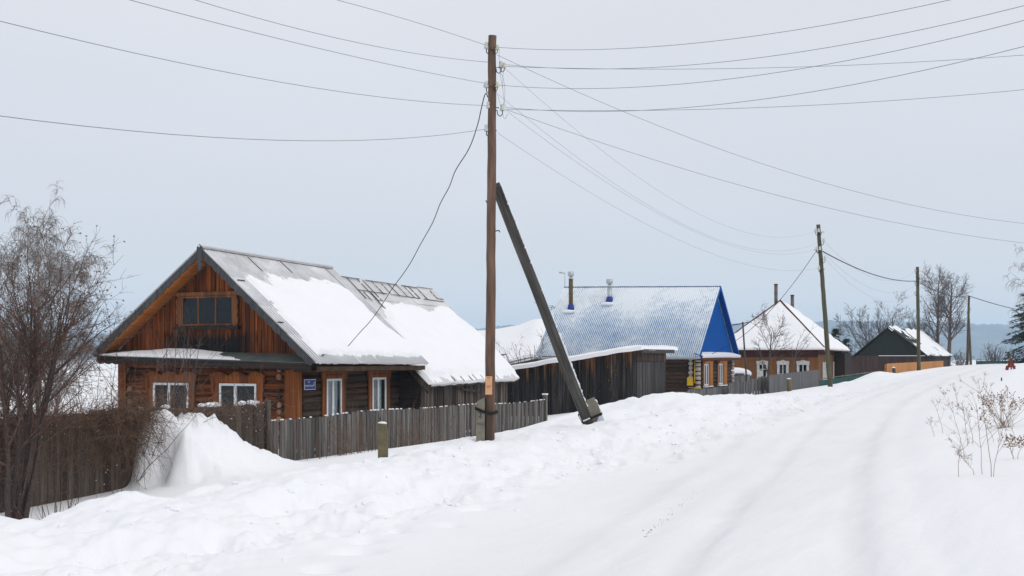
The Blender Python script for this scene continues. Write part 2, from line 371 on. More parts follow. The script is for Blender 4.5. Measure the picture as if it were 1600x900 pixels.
# blue ribbed roof with powder snow lying in the troughs
PITCH = 9.12/61
m, nt, b = newmat('blue_roof')
tc = nt.nodes.new('ShaderNodeTexCoord'); sp = nt.nodes.new('ShaderNodeSeparateXYZ'); nt.links.new(tc.outputs['Object'], sp.inputs[0])
at_ = nt.nodes.new('ShaderNodeAttribute'); at_.attribute_name = 'rib'
wv = mathn(nt, 'COSINE', mathn(nt, 'MULTIPLY', at_.outputs['Fac'], 2*math.pi))
f = noise(nt, (1, 1, 1), 5, .55, .6); f2 = noise(nt, (1, 1, 1), 4, 3.5, .65)
zf = mathn(nt, 'ABSOLUTE', mathn(nt, 'SUBTRACT', remap(nt, sp.outputs['Z'], 2.3, 6.2, 0, 1), .50))
cov = mathn(nt, 'ADD', mathn(nt, 'MULTIPLY', mathn(nt, 'SUBTRACT', f, .5), 2.6), mathn(nt, 'MULTIPLY', mathn(nt, 'SUBTRACT', f2, .5), 2.2))
cov = mathn(nt, 'ADD', cov, mathn(nt, 'MULTIPLY', zf, 2.2))
s_ = mathn(nt, 'SUBTRACT', mathn(nt, 'ADD', mathn(nt, 'MULTIPLY', cov, .85), .22), mathn(nt, 'MULTIPLY', wv, .95))
s_ = mathn(nt, 'ADD', mathn(nt, 'MULTIPLY', s_, 2.0), .45, True)
nt.links.new(mixc(nt, s_, (.020, .17, .41), (.77, .82, .86)), b.inputs['Base Color'])
nt.links.new(remap(nt, s_, 0, 1, .35, .9), b.inputs['Roughness'])

# ------------------------------------------------------------------ builders
class MB:
    def __init__(s): s.v = []; s.f = []; s.sm = []; s.at = []
    def face(s, idx, smooth=False): s.f.append(idx); s.sm.append(smooth)
    def hexa(s, P):
        b = len(s.v); s.v += [tuple(p) for p in P]
        for q in ((0, 3, 2, 1), (4, 5, 6, 7), (0, 1, 5, 4), (1, 2, 6, 5), (2, 3, 7, 6), (3, 0, 4, 7)): s.face([b+i for i in q])
    def box(s, x0, x1, y0, y1, z0, z1):
        s.hexa([(x0, y0, z0), (x1, y0, z0), (x1, y1, z0), (x0, y1, z0), (x0, y0, z1), (x1, y0, z1), (x1, y1, z1), (x0, y1, z1)])
    def beam(s, p0, p1, w, h, up=(0, 0, 1)):
        p0 = Vector(p0); p1 = Vector(p1); a = (p1-p0).normalized(); si = a.cross(Vector(up))
        if si.length < 1e-4: si = a.cross(Vector((1, 0, 0)))
        si.normalize(); u = si.cross(a).normalized(); si *= w/2; u *= h/2
        s.hexa([p0-si-u, p0+si-u, p0+si+u, p0-si+u, p1-si-u, p1+si-u, p1+si+u, p1-si+u])
    def prism(s, poly, ext):
        """poly: list of 3-D points, ext: vector"""
        n = len(poly); b = len(s.v); e = Vector(ext)
        s.v += [tuple(p) for p in poly]+[tuple(Vector(p)+e) for p in poly]
        s.face(list(range(b, b+n))); s.face(list(range(b+2*n-1, b+n-1, -1)))
        for i in range(n):
            j = (i+1) % n; s.face([b+j, b+i, b+n+i, b+n+j])
    def tube(s, pts, rad, n=6, caps=True):
        b = len(s.v); P = [Vector(p) for p in pts]; m = len(P)
        if isinstance(rad, (int, float)): rad = [rad]*m
        ref = None
        for i in range(m):
            t = (P[min(i+1, m-1)]-P[max(i-1, 0)])
            if t.length < 1e-9: t = Vector((0, 0, 1))
            t.normalize()
            if ref is None: ref = t.orthogonal()
            a = (ref-t*ref.dot(t))
            if a.length < 1e-6: a = t.orthogonal()
            a.normalize(); ref = a; c = t.cross(a)
            for k in range(n):
                g = 2*math.pi*k/n; s.v.append(tuple(P[i]+(a*math.cos(g)+c*math.sin(g))*rad[i]))
        for i in range(m-1):
            for k in range(n):
                s.face([b+i*n+k, b+i*n+(k+1) % n, b+(i+1)*n+(k+1) % n, b+(i+1)*n+k], True)
        if caps:
            s.face([b+k for k in range(n-1, -1, -1)]); s.face([b+(m-1)*n+k for k in range(n)])
    def blob(s, c, r, n=6, sq=(1, 1, 1)):
        b = len(s.v); c = Vector(c); rows = max(3, n//2)
        s.v.append((c.x, c.y, c.z-r*sq[2]))
        for i in range(1, rows):
            th = math.pi*i/rows
            for k in range(n):
                g = 2*math.pi*k/n
                s.v.append((c.x+r*sq[0]*math.sin(th)*math.cos(g), c.y+r*sq[1]*math.sin(th)*math.sin(g), c.z-r*sq[2]*math.cos(th)))
        s.v.append((c.x, c.y, c.z+r*sq[2])); e = len(s.v)-1
        for k in range(n):
            s.face([b, b+1+(k+1) % n, b+1+k], True); s.face([e, e-n+k, e-n+(k+1) % n], True)
        for i in range(rows-2):
            for k in range(n):
                q = b+1+i*n; s.face([q+k, q+(k+1) % n, q+n+(k+1) % n, q+n+k], True)
ZB = {}
def build(name, mb, mat, parent=None, local=True, mats=None):
    """vertices carry absolute heights; a child is shifted by its root's base height"""
    me = bpy.data.meshes.new(name)
    zb = ZB.get(parent.name, 0) if parent else 0
    v = [(a, b_, c-zb) for a, b_, c in mb.v] if zb else mb.v
    me.from_pydata(v, [], mb.f)
    me.polygons.foreach_set('use_smooth', mb.sm)
    if mb.at and len(mb.at) == len(mb.v):
        at_ = me.attributes.new('rib', 'FLOAT', 'POINT'); at_.data.foreach_set('value', mb.at)
    me.materials.append(MATS[mat]); me.update()
    o = bpy.data.objects.new(name, me); COL.objects.link(o)
    if parent: o.parent = parent; ZB[o.name] = zb
    return o
def tag(o, label, cat, group=None, kind=None):
    if label: o['label'] = label
    if cat: o['category'] = cat
    if group: o['group'] = group
    if kind: o['kind'] = kind
    return o
def thing(name, label, cat, loc=(0, 0, 0), rot=0, group=None):
    o = bpy.data.objects.new(name, None); COL.objects.link(o); o.location = loc; o.rotation_euler = (0, 0, rot)
    o.empty_display_size = .3
    ZB[o.name] = loc[2]
    return tag(o, label, cat, group)
def dup(root, loc, rot=None, label=None):
    r = root.copy(); COL.objects.link(r); r.location = loc
    if rot is not None: r.rotation_euler = (0, 0, rot)
    if label: r['label'] = label
    for ch in list(root.children):
        c = ch.copy(); COL.objects.link(c); c.parent = r
        for g in list(ch.children):
            d = g.copy(); COL.objects.link(d); d.parent = c
    return r
def text_part(name, body, size, mat, parent, M):
    cu = bpy.data.curves.new(name, 'FONT'); cu.body = body; cu.size = size; cu.extrude = .002; cu.align_x = 'CENTER'; cu.align_y = 'CENTER'; cu.resolution_u = 3
    t = bpy.data.objects.new(name+'_curve', cu); COL.objects.link(t); bpy.context.view_layer.update()
    dg = bpy.context.evaluated_depsgraph_get(); me = bpy.data.meshes.new_from_object(t.evaluated_get(dg))
    bpy.data.objects.remove(t)
    me.transform(M); me.materials.clear(); me.materials.append(MATS[mat]); me.name = name
    zb = ZB.get(parent.name, 0); me.transform(Matrix.Translation((0, 0, -zb)))
    o = bpy.data.objects.new(name, me); COL.objects.link(o); o.parent = parent; ZB[o.name] = zb
    return o
class Face:
    """a vertical wall plane in a house's frame: 'A' spans Y at X=c and faces -X, 'B' spans X at Y=c and faces -Y"""
    def __init__(s, ax, c): s.ax = ax; s.c = c
    def P(s, h, z, d): return (s.c-d, h, z) if s.ax == 'A' else (h, s.c-d, z)
    def box(s, mb, h0, h1, z0, z1, d0, d1):
        if s.ax == 'A': mb.box(s.c-d1, s.c-d0, h0, h1, z0, z1)
        else: mb.box(h0, h1, s.c-d1, s.c-d0, z0, z1)
    def ext(s, d): return (-d, 0, 0) if s.ax == 'A' else (0, -d, 0)
def bilerp(Q, s, a):      # Q = ridge0, ridge1, eave0, eave1
    return (Q[0]*(1-a)+Q[1]*a)*(1-s)+(Q[2]*(1-a)+Q[3]*a)*s
def quad_normal(Q):
    n = (Q[1]-Q[0]).cross(Q[2]-Q[0]).normalized()
    return n if n.z > 0 else -n
def ribbed(mb, Q, waves, amp, rows=1, per=6, step=0.0, thick=.012):
    n = quad_normal(Q); cols = waves*per
    for r in range(rows):
        s0, s1 = r/rows, (r+1)/rows+(.012 if r < rows-1 else 0)
        b = len(mb.v)
        for j, s in enumerate((s0, s1)):
            for th in (0, -thick):
                for i in range(cols+1):
                    a = i/cols
                    off = amp*math.cos(2*math.pi*a*waves)+th+(step if j == 1 else 0)
                    mb.v.append(tuple(bilerp(Q, s, a)+n*off)); mb.at.append(a*waves)
        w = cols+1
        for i in range(cols):
            mb.face([b+i, b+i+1, b+2*w+i+1, b+2*w+i], True)
            mb.face([b+w+i+1, b+w+i, b+3*w+i, b+3*w+i+1], True)
            mb.face([b+2*w+i, b+2*w+i+1, b+3*w+i+1, b+3*w+i])
def snow_slab(mb, Q, tf, ns=90, na=120, base=0.0, sk=-.02):
    """tf(s,a) -> thickness array; below zero it dives under the roof"""
    n = quad_normal(Q); S, A_ = np.meshgrid(np.linspace(0, 1, ns), np.linspace(0, 1, na), indexing='ij')
    T = tf(S, A_)
    b = len(mb.v); nn = np.array(n); q = [np.array(p) for p in Q]
    P = (q[0]*(1-A_)[..., None]+q[1]*A_[..., None])*(1-S)[..., None]+(q[2]*(1-A_)[..., None]+q[3]*A_[..., None])*S[..., None]
    P = P+nn*(T+base)[..., None]
    mb.v += [tuple(p) for p in P.reshape(-1, 3)]
    keep = T > -.045
    for i in range(ns-1):
        for j in range(na-1):
            if keep[i, j] or keep[i+1, j] or keep[i, j+1] or keep[i+1, j+1]:
                k = b+i*na+j; mb.face([k, k+1, k+na+1, k+na], True)
    # skirts on the outer border so the slab has thickness
    def skirt(ids):
        m0 = len(mb.v)
        for k in ids:
            p = mb.v[k]; mb.v.append((p[0]-n.x*.16, p[1]-n.y*.16, p[2]-n.z*.16))
        for t in range(len(ids)-1):
            i0, j0 = divmod(ids[t]-b, na); i1, j1 = divmod(ids[t+1]-b, na)
            if T[i0, j0] > sk and T[i1, j1] > sk: mb.face([ids[t], ids[t+1], m0+t+1, m0+t])
    skirt([b+(ns-1)*na+j for j in range(na)]); skirt([b+i*na+na-1 for i in range(ns)]); skirt([b+i*na for i in range(ns)]); skirt([b+j for j in range(na)])
def planks(mb, face, h0, h1, zb, zt, w=.14, gap=.008, d=(.0, .03), seed=1, jit=.01, lean=0, topjit=0):
    """vertical boards on a Face between h0 and h1; zb, zt are functions of h or numbers"""
    rn = random.Random(seed); h = h0
    fz = (lambda f, x: f(x) if callable(f) else f)
    while h < h1-.02:
        ww = min(w*rn.uniform(.8, 1.2), h1-h); a, c = h, h+ww-gap
        dd = rn.uniform(0, jit); tj = rn.uniform(-topjit, topjit); l = rn.uniform(-lean, lean)
        P = []
        for z_, hh in (('b', 0), ('t', l)):
            for (x, dep) in ((a, d[0]), (c, d[0]), (c, d[1]+dd), (a, d[1]+dd)):
                z = fz(zb, x) if z_ == 'b' else fz(zt, x)+tj
                P.append(face.P(x+hh, z, dep))
        mb.hexa(P); h += ww
def logs(mb, face, h0, h1, z0, z1, r=.125, seed=0, n=10, seg=7):
    rn = random.Random(seed); z = z0+r
    while z < z1:
        rr = r*rn.uniform(.92, 1.08); pts = []; rad = []
        dy = rn.uniform(-.012, .012)
        for i in range(seg+1):
            h = h0+(h1-h0)*i/seg
            pts.append(face.P(h, z+rn.uniform(-.012, .012), dy)); rad.append(rr*rn.uniform(.95, 1.05))
        mb.tube(pts, rad, n); z += 2*r*.88
def scallop_board(mb, p0, p1, w, thick_vec, down, n, amp):
    """board from p0 to p1 (top edge) hanging w along 'down', lower edge scalloped"""
    p0 = Vector(p0); p1 = Vector(p1); dn = Vector(down).normalized(); m = n*6
    for i in range(m):
        t0, t1 = i/m, (i+1)/m
        e0 = w+amp*abs(math.sin(math.pi*t0*n)); e1 = w+amp*abs(math.sin(math.pi*t1*n))
        a = p0.lerp(p1, t0); c = p0.lerp(p1, t1)
        mb.prism([a, c, c+dn*e1, a+dn*e0], thick_vec)
def window(parent, face, h0, h1, z0, z1, mull=.45, fr=.075, frame='white_frame', curtains=(), glass_d=.028, deep=.05, split=None):
    """white frame, panes, dark room behind, curtains; the frame is a part, panes sub-parts"""
    mb = MB(); face.box(mb, h0, h0+fr, z0, z1, 0, deep); face.box(mb, h1-fr, h1, z0, z1, 0, deep)
    face.box(mb, h0+fr, h1-fr, z0, z0+fr, 0, deep); face.box(mb, h0+fr, h1-fr, z1-fr, z1, 0, deep)
    xs = [h0+fr]
    if mull is not None:
        hm = h0+(h1-h0)*mull; face.box(mb, hm-fr*.7, hm+fr*.7, z0+fr, z1-fr, 0, deep+.004); xs += [hm-fr*.7, hm+fr*.7]
    xs.append(h1-fr)
    if split:
        zs = z0+(z1-z0)*split
        for i in range(0, len(xs), 2): face.box(mb, xs[i], xs[i+1], zs-fr*.45, zs+fr*.45, 0, deep-.004)
    w = build('window_frame', mb, frame, parent)
    for i in range(0, len(xs), 2):
        g = MB(); face.box(g, xs[i], xs[i+1], z0+fr, z1-fr, glass_d, glass_d+.008); build('pane', g, 'glass', w)
    g = MB(); face.box(g, h0+.01, h1-.01, z0+.01, z1-.01, -.03, .002); build('window_recess', g, 'room', w)
    if curtains:
        g = MB()
        for (a, c) in curtains:
            n = 14; b = len(g.v)
            for i in range(n+1):
                h = h0+(h1-h0)*(a+(c-a)*i/n); d = .012+.006*math.cos(i*2.1)
                g.v.append(face.P(h, z0+.03, d)); g.v.append(face.P(h, z1-.03, d))
            for i in range(n): g.face([b+2*i, b+2*i+2, b+2*i+3, b+2*i+1], True)
        build('curtain', g, 'curtain', w)
    return w

# ------------------------------------------------------------------ ground, hills, haze
def make_ground():
    ang = np.concatenate([np.arange(-180, -60, 6), np.arange(-60, -27, 1.0), np.arange(-27, 27, .085), np.arange(27, 60, 1.0), np.arange(60, 180, 6)])
    rad = [0.0, 1.5]
    r = 2.5
    while r < 4500:
        rad.append(r)
        k = 1.03 if r < 7 else (1.0055 if r < 22 else (1.009 if r < 60 else (1.014 if r < 170 else 1.10)))
        r *= k
    rad = np.array(rad)
    Rr, Aa = np.meshgrid(rad, np.radians(ang), indexing='ij')
    X = Rr*np.sin(Aa); Y = Rr*np.cos(Aa)
    Z = ground(X, Y)
    nr, na = X.shape
    V = np.stack([X, Y, Z], -1).reshape(-1, 3)
    i, j = np.meshgrid(np.arange(nr-1), np.arange(na), indexing='ij')
    j2 = (j+1) % na
    F = np.stack([i*na+j, i*na+j2, (i+1)*na+j2, (i+1)*na+j], -1).reshape(-1, 4)
    F = F[:, ::-1]
    me = bpy.data.meshes.new('ground')
    me.vertices.add(len(V)); me.vertices.foreach_set('co', V.astype(np.float32).ravel())
    me.loops.add(F.size); me.loops.foreach_set('vertex_index', F.astype(np.int32).ravel())
    me.polygons.add(len(F)); me.polygons.foreach_set('loop_start', np.arange(0, F.size, 4, dtype=np.int32)); me.polygons.foreach_set('loop_total', np.full(len(F), 4, np.int32))
    me.polygons.foreach_set('use_smooth', np.ones(len(F), bool))
    me.update(calc_edges=True); me.validate()
    at_ = me.attributes.new('packed', 'FLOAT', 'POINT'); at_.data.foreach_set('value', packed(X, Y).astype(np.float32).ravel())
    me.materials.append(MATS['ground_snow'])
    o = bpy.data.objects.new('ground', me); COL.objects.link(o)
    tag(o, 'snow covered village ground with ploughed road and bank', None, None, 'structure')
make_ground()
def make_hills():
    mb = MB()
    for (dist, hts, sd, da) in ((3300, lambda a: 92+12*math.sin(a*9+1)+20*float(sm(.12, .3, a))+10*max(0, math.sin(a*5+.3)), 3, .06), (4200, lambda a: 112+16*math.sin(a*4-.4), 9, .06)):
        na, nrow = 1400, 7; b = len(mb.v)
        for i in range(na+1):
            a = R(-75+150*i/na)
            top = hts(a)+float(vnoise(a*400, 1, sd))*5+float(vnoise(a*1600, 2, sd))*4+float(vnoise(a*40, 5, sd))*10
            for j in range(nrow):
                t = j/(nrow-1); rr = dist+700*t
                mb.v.append((rr*math.sin(a), rr*math.cos(a), -8+(top+8)*math.sin(t*math.pi/2)))
        for i in range(na):
            for j in range(nrow-1):
                k = b+i*nrow+j; mb.face([k, k+nrow, k+nrow+1, k+1], True)
    tag(build('hills', mb, 'hill_forest'), 'forested hills fading blue behind the village', None, None, 'structure')
make_hills()
def make_haze():
    mb = MB(); mb.box(-5200, 5200, -4700, 5400, -10, 160)
    m = bpy.data.materials.new('haze'); m.use_nodes = True; nt = m.node_tree; nt.nodes.clear()
    o = nt.nodes.new('ShaderNodeOutputMaterial'); v = nt.nodes.new('ShaderNodeVolumePrincipled')
    v.inputs['Color'].default_value = (.60, .80, 1.0, 1); v.inputs['Density'].default_value = HAZE; v.inputs['Anisotropy'].default_value = 0
    nt.links.new(v.outputs[0], o.inputs['Volume']); MATS['haze'] = m
    tag(build('haze', mb, 'haze'), 'pale winter air between the village and the hills', None, None, 'stuff')
HAZE = 2.1e-4
if HAZE: make_haze()

# ================================================================== HOUSE 1: log house with the carved gable
H1 = (-6.68, 38.0)
def house1():
    base = -3.1
    h = thing('log_house', 'reddish log house with boarded gable, wide attic window and snowy corrugated roof', 'house', (H1[0], H1[1], base), ROT)
    FA, FB = Face('A', 0.0), Face('B', 0.0)
    # walls: logs with a backing
    mb = MB(); logs(mb, FA, .1, 7.0, -3.2, -.02, .125, 1); front = build('front_wall', mb, 'log_red', h)
    mb = MB(); logs(mb, FB, .1, 6.1, -3.2, -.1, .125, 2); side = build('side_wall', mb, 'log_side', h)
    mb = MB(); mb.box(.02, 6.2, .02, 7.05, -3.3, -.05); build('wall_core', mb, 'room', h)
    # log ends beside the left corner and corner boards
    rn = random.Random(4)
    for zz in np.arange(-3.0, -.15, .22):
        for B, rr_ in ((6.62, .10), (.62, .09)):
            mb = MB(); mb.tube([(-.10, B+rn.uniform(-.02, .02), zz), (-.17, B, zz)], rr_*rn.uniform(.8, 1.1), 9)
            if rn.random() < .85: build('log_end', mb, 'old_log_end' if rn.random() < .5 else 'dark_beam', h)
    mb = MB(); FA.box(mb, -.05, .40, -3.2, -.12, .13, .165); build('corner_board', mb, 'trim_orange', h)
    mb = MB(); FA.box(mb, 6.80, 7.12, -3.2, -.05, .13, .165); build('corner_board', mb, 'trim_orange', h)
    mb = MB(); FB.box(mb, -.165, -.01, -3.2, -.12, .0, .15); build('corner_board', mb, 'trim_side', h)
    # gable
    rz = lambda B: (3.28-(B-3.14)*.742) if B > 3.14 else (3.28-(3.14-B)*.842)      # underside of the roof
    mb = MB(); planks(mb, FA, -.9, 7.2, lambda B: .1, lambda B: rz(B), .17, .012, (.0, .03), 5, .02)
    # cover strips over every joint-ish
    rn = random.Random(9); B = -.8
    while B < 7.1:
        ww = .045
        mb.hexa([FA.P(B, .1, .03), FA.P(B+ww, .1, .03), FA.P(B+ww, .1, .058), FA.P(B, .1, .058),
                 FA.P(B, rz(B), .03), FA.P(B+ww, rz(B), .03), FA.P(B+ww, rz(B), .058), FA.P(B, rz(B), .058)])
        B += rn.uniform(.17, .27)
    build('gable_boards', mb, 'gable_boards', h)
    mb = MB(); mb.prism([(.06, -.95, .0), (.06, 7.3, .1), (.06, 3.14, 3.25)], (.05, 0, 0)); build('gable_backing', mb, 'room', h)
    # attic window
    aw = window(h, Face('A', -.065), 2.41, 4.49, 1.06, 2.02, None, .06, 'attic_trim', (), .03, .05)
    f = Face('A', -.065)
    for B in (3.10, 3.80):
        mb = MB(); f.box(mb, B-.03, B+.03, 1.12, 1.96, .0, .05); build('mullion', mb, 'attic_trim', aw)
    mb = MB(); f.box(mb, 2.27, 2.40, .95, 2.16, .0, .055); f.box(mb, 4.50, 4.63, .95, 2.16, .0, .055); f.box(mb, 2.2, 4.7, 2.03, 2.15, .0, .08)
    scallop_board(mb, f.P(2.27, 1.95, .055), f.P(2.27, 1.1, .055), .02, (-.02, 0, 0), (0, -1, 0), 3, .05)
    scallop_board(mb, f.P(4.63, 1.95, .055), f.P(4.63, 1.1, .055), .02, (-.02, 0, 0), (0, 1, 0), 3, .05)
    build('casing', mb, 'attic_trim', aw)
    mb = MB(); f.box(mb, 2.15, 4.75, .93, 1.04, .0, .16); build('sill', mb, 'dark_beam', aw)
    # pent roof below the gable with its snow
    mb = MB(); mb.prism([(-.03, -1.0, .13), (-.03, 7.4, .30), (-.80, 7.5, .10), (-.80, -1.05, -.13)], (0, 0, -.03)); pent = build('pent_roof', mb, 'pent_metal', h)
    mb = MB()
    Q = [Vector((-.06, -1.0, .125)), Vector((-.06, 7.4, .295)), Vector((-.79, -1.05, -.125)), Vector((-.79, 7.5, .105))]
    snow_slab(mb, Q, lambda s, a: -.05+.14*sm(.0, 1., np.clip(np.minimum(1-np.abs((a-.66)/.36), 1.0), -1, 1)*1.5+.7*(s-.45)+.25*fbm(a*14, s*2, 3, 3)), 24, 120)
    build('snow_cover', mb, 'roof_snow', pent)
    mb = MB()
    mb.prism([(-.80, -1.0, -.14), (-.80, 7.45, .07), (-.80, 7.45, -.12), (-.80, -1.0, -.33)], (.04, 0, 0))
    scallop_board(mb, (-.80, -1.0, -.33), (-.80, 7.45, -.12), .01, (.03, 0, 0), (0, 0, -1), 26, .05)
    mb.prism([(-.76, -1.0, -.20), (-.76, 7.4, .02), (-.02, 7.3, .02), (-.02, -1.0, -.20)], (0, 0, -.03))
    build('pent_fascia', mb, 'dark_beam', h)
    # rake boards, scalloped
    mb = MB()
    ap = Vector((-.84, 3.14, 3.50)); rt = Vector((-.84, -1.12, -.10)); lt = Vector((-.84, 7.62, .16))
    for e, nn in ((rt, 15), (lt, 15)):
        d = (e-ap).normalized(); dn = Vector((0, d.z, -d.y)) if d.y < 0 else Vector((0, -d.z, d.y))
        dn = dn if dn.z < 0 else -dn
        scallop_board(mb, ap, e, .16, (.035, 0, 0), dn, nn, .055)
    build('rake_board', mb, 'fascia_grey', h)
    mb = MB(); prof = [(0, .12), (.10, .02), (.10, -.38), (.05, -.44), (.11, -.52), (0, -.76), (-.11, -.52), (-.05, -.44), (-.10, -.38), (-.10, .02)]
    mb.prism([(-.885, 3.14+a, 3.50+b_) for a, b_ in prof], (.04, 0, 0)); build('finial', mb, 'fascia_grey', h)
    # soffit boards under the gable overhang
    mb = MB()
    for e in (Vector((0, -1.05, -.12)), Vector((0, 7.5, .12))):
        a = Vector((0, 3.14, 3.40)); nb = 5
        for i in range(nb):
            x0 = -.80+i*.16
            n_ = Vector((0, 0, -.03))
            mb.prism([(x0, a.y, a.z), (x0+.15, a.y, a.z), (x0+.15, e.y, e.z), (x0, e.y, e.z)], n_)
    build('soffit', mb, 'gable_lining', h)
    # roof
    roof_r = [Vector((-.86, 3.14, 3.52)), Vector((6.75, 3.14, 3.36)), Vector((-.86, -1.22, -.14)), Vector((6.25, -1.22, -.20))]
    roof_l = [Vector((-.86, 3.14, 3.52)), Vector((6.75, 3.14, 3.36)), Vector((-.86, 7.72, .14)), Vector((6.25, 7.72, .06))]
    mb = MB(); ribbed(mb, roof_r, 48, .030, 4, 8, .012); rr = build('roof', mb, 'ribbed_slate', h)
    mb = MB(); ribbed(mb, roof_l, 48, .020, 1, 6); build('roof', mb, 'slate', h)
    mb = MB(); mb.tube([(-.9, 3.14, 3.56), (3, 3.14, 3.50), (6.8, 3.14, 3.41)], .04, 8); build('ridge_cap', mb, 'slate', h)
    def tf(s, a):
        n1 = fbm(a*7, s*6, 5, 4); n2 = fbm(a*26, s*20, 8, 3)
        d1 = (s-(.25-.09*np.minimum(a/.35, 1)+.035*np.sin(a*9)))/.10
        d2 = (a-(.135-.08*s))/.04
        d3 = ((.93+.10*sm(.35, .95, s))-a)/.04
        m_ = np.minimum(np.minimum(d1, d2), d3)+n1*.9+n2*.35
        t = -.06+.19*sm(-.3, 1.2, m_)
        edge = sm(.90, .955, s+.02*n2+.012*fbm(a*40, s*3, 2, 2))
        return t*(1-edge)+edge*np.minimum(t, -.03+.07*fbm(a*30, s*8, 11, 2)+.03*n1) + .004*n1
    mb = MB(); snow_slab(mb, roof_r, tf, 130, 240, sk=.035); build('snow_cover', mb, 'roof_snow', rr)
    # loose snow seam marks near the top and dark wet joints
    mb = MB(); nrm = quad_normal(roof_r)
    for s0, a0, a1 in ((.29, .03, .075), (.66, .015, .05)):
        for i in range(14):
            a = a0+(a1-a0)*i/13; p = bilerp(roof_r, s0+random.Random(i).uniform(-.002, .002), a)+nrm*.035; q = bilerp(roof_r, s0+.008, a+.0016)+nrm*.03; mb.beam(p, q, .02, .02)
    for a, s0, s1 in ((.30, .03, .17), (.92, .01, .93), (.55, .02, .14)):
        mb.beam(bilerp(roof_r, s0, a)+nrm*.028, bilerp(roof_r, s1, a)+nrm*.04, .022, .02)
    for i in range(110):
        a = i/110*.99+.005; p = bilerp(roof_r, .012, a)+nrm*.03; q = bilerp(roof_r, .02, a+.003)+nrm*.03; mb.beam(p, q, .03, .02)
    build('seam', mb, 'seam', rr)
    # eaves board and rafters on the street side
    mb = MB(); mb.box(-.5, 6.2, -1.0, -.15, -.42, -.36)
    mb.box(-.6, 6.2, -1.12, -1.06, -.40, -.25)
    for A in np.arange(-.3, 6.2, .62): mb.box(A, A+.10, -1.05, -.1, -.36, -.27)
    build('eaves_soffit', mb, 'soffit_dark', h)
    # front windows with carved casings
    for (B0, B1, cur) in ((1.46, 2.91, ()), (4.15, 5.61, ())):
        f = Face('A', -.14)
        w = window(h, f, B0, B1, -2.25, -.80, .56 if B0 < 2 else .55, .075, 'white_frame', cur)
        mb = MB(); f.box(mb, B0-.24, B0-.005, -2.4, -.72, .0, .045); f.box(mb, B1+.005, B1+.24, -2.4, -.72, .0, .045)
        f.box(mb, B0-.30, B1+.30, -.78, -.56, .0, .06)
        n = 3; wd = (B1-B0+.72)
        scallop_board(mb, f.P(B0-.36, -.57, .03), f.P(B1+.36, -.57, .03), .02, (-.06, 0, 0), (0, 0, 1), n, .13)
        for B in (B0-.30, B1+.16):
            mb.prism([f.P(B, -.60, .05), f.P(B+.16, -.60, .05), f.P(B+.12, -1.1, .05), f.P(B+.04, -1.1, .05)], (-.03, 0, 0))
        build('casing', mb, 'trim_orange', w)
    # side windows
    for (A0, A1, cur) in ((1.33, 2.22, ((.0, .36), (.52, .76))), (4.16, 5.08, ((.0, .36), (.5, .70)))):
        f = Face('B', -.14)
        w = window(h, f, A0, A1, -2.15, -.66, .42, .075, 'white_frame', cur)
        mb = MB(); f.box(mb, A0-.22, A0-.005, -2.35, -.60, 0, .045); f.box(mb, A1+.005, A1+.24, -2.35, -.60, 0, .045); f.box(mb, A0-.3, A1+.32, -.66, -.38, 0, .06)
        scallop_board(mb, f.P(A0-.34, -.39, .03), f.P(A1+.36, -.39, .03), .01, (0, -.05, 0), (0, 0, 1), 4, .07)
        c = build('casing', mb, 'trim_side', w)
        mb = MB()
        for i in range(9): mb.blob(f.P(A0+.02+i*.105, -.53, .062), .022, 6, (1.5, .3, 1))
        build('carving', mb, 'dark_beam', w)
    # address plate
    f = Face('B', -.13)
    mb = MB(); f.box(mb, .12, .74, -.99, -.66, .0, .02); pl = build('address_plate', mb, 'plate_white', h); pl['label'] = 'small blue address plate with white lettering'
    mb = MB(); f.box(mb, .14, .72, -.97, -.68, .0, .024); build('plate_field', mb, 'plate_blue', pl)
    def M(hh, z): return Matrix.Translation((hh, -.13-.026, z)) @ Matrix.Rotation(R(90), 4, 'X')
    text_part('street_lettering', 'Революции', .105, 'plate_white', pl, M(.37, -.86))
    text_part('street_lettering', 'ул.', .085, 'plate_white', pl, M(.37, -.74))
    text_part('house_number', '10', .15, 'plate_white', pl, M(.655, -.80))
    return h
house1()

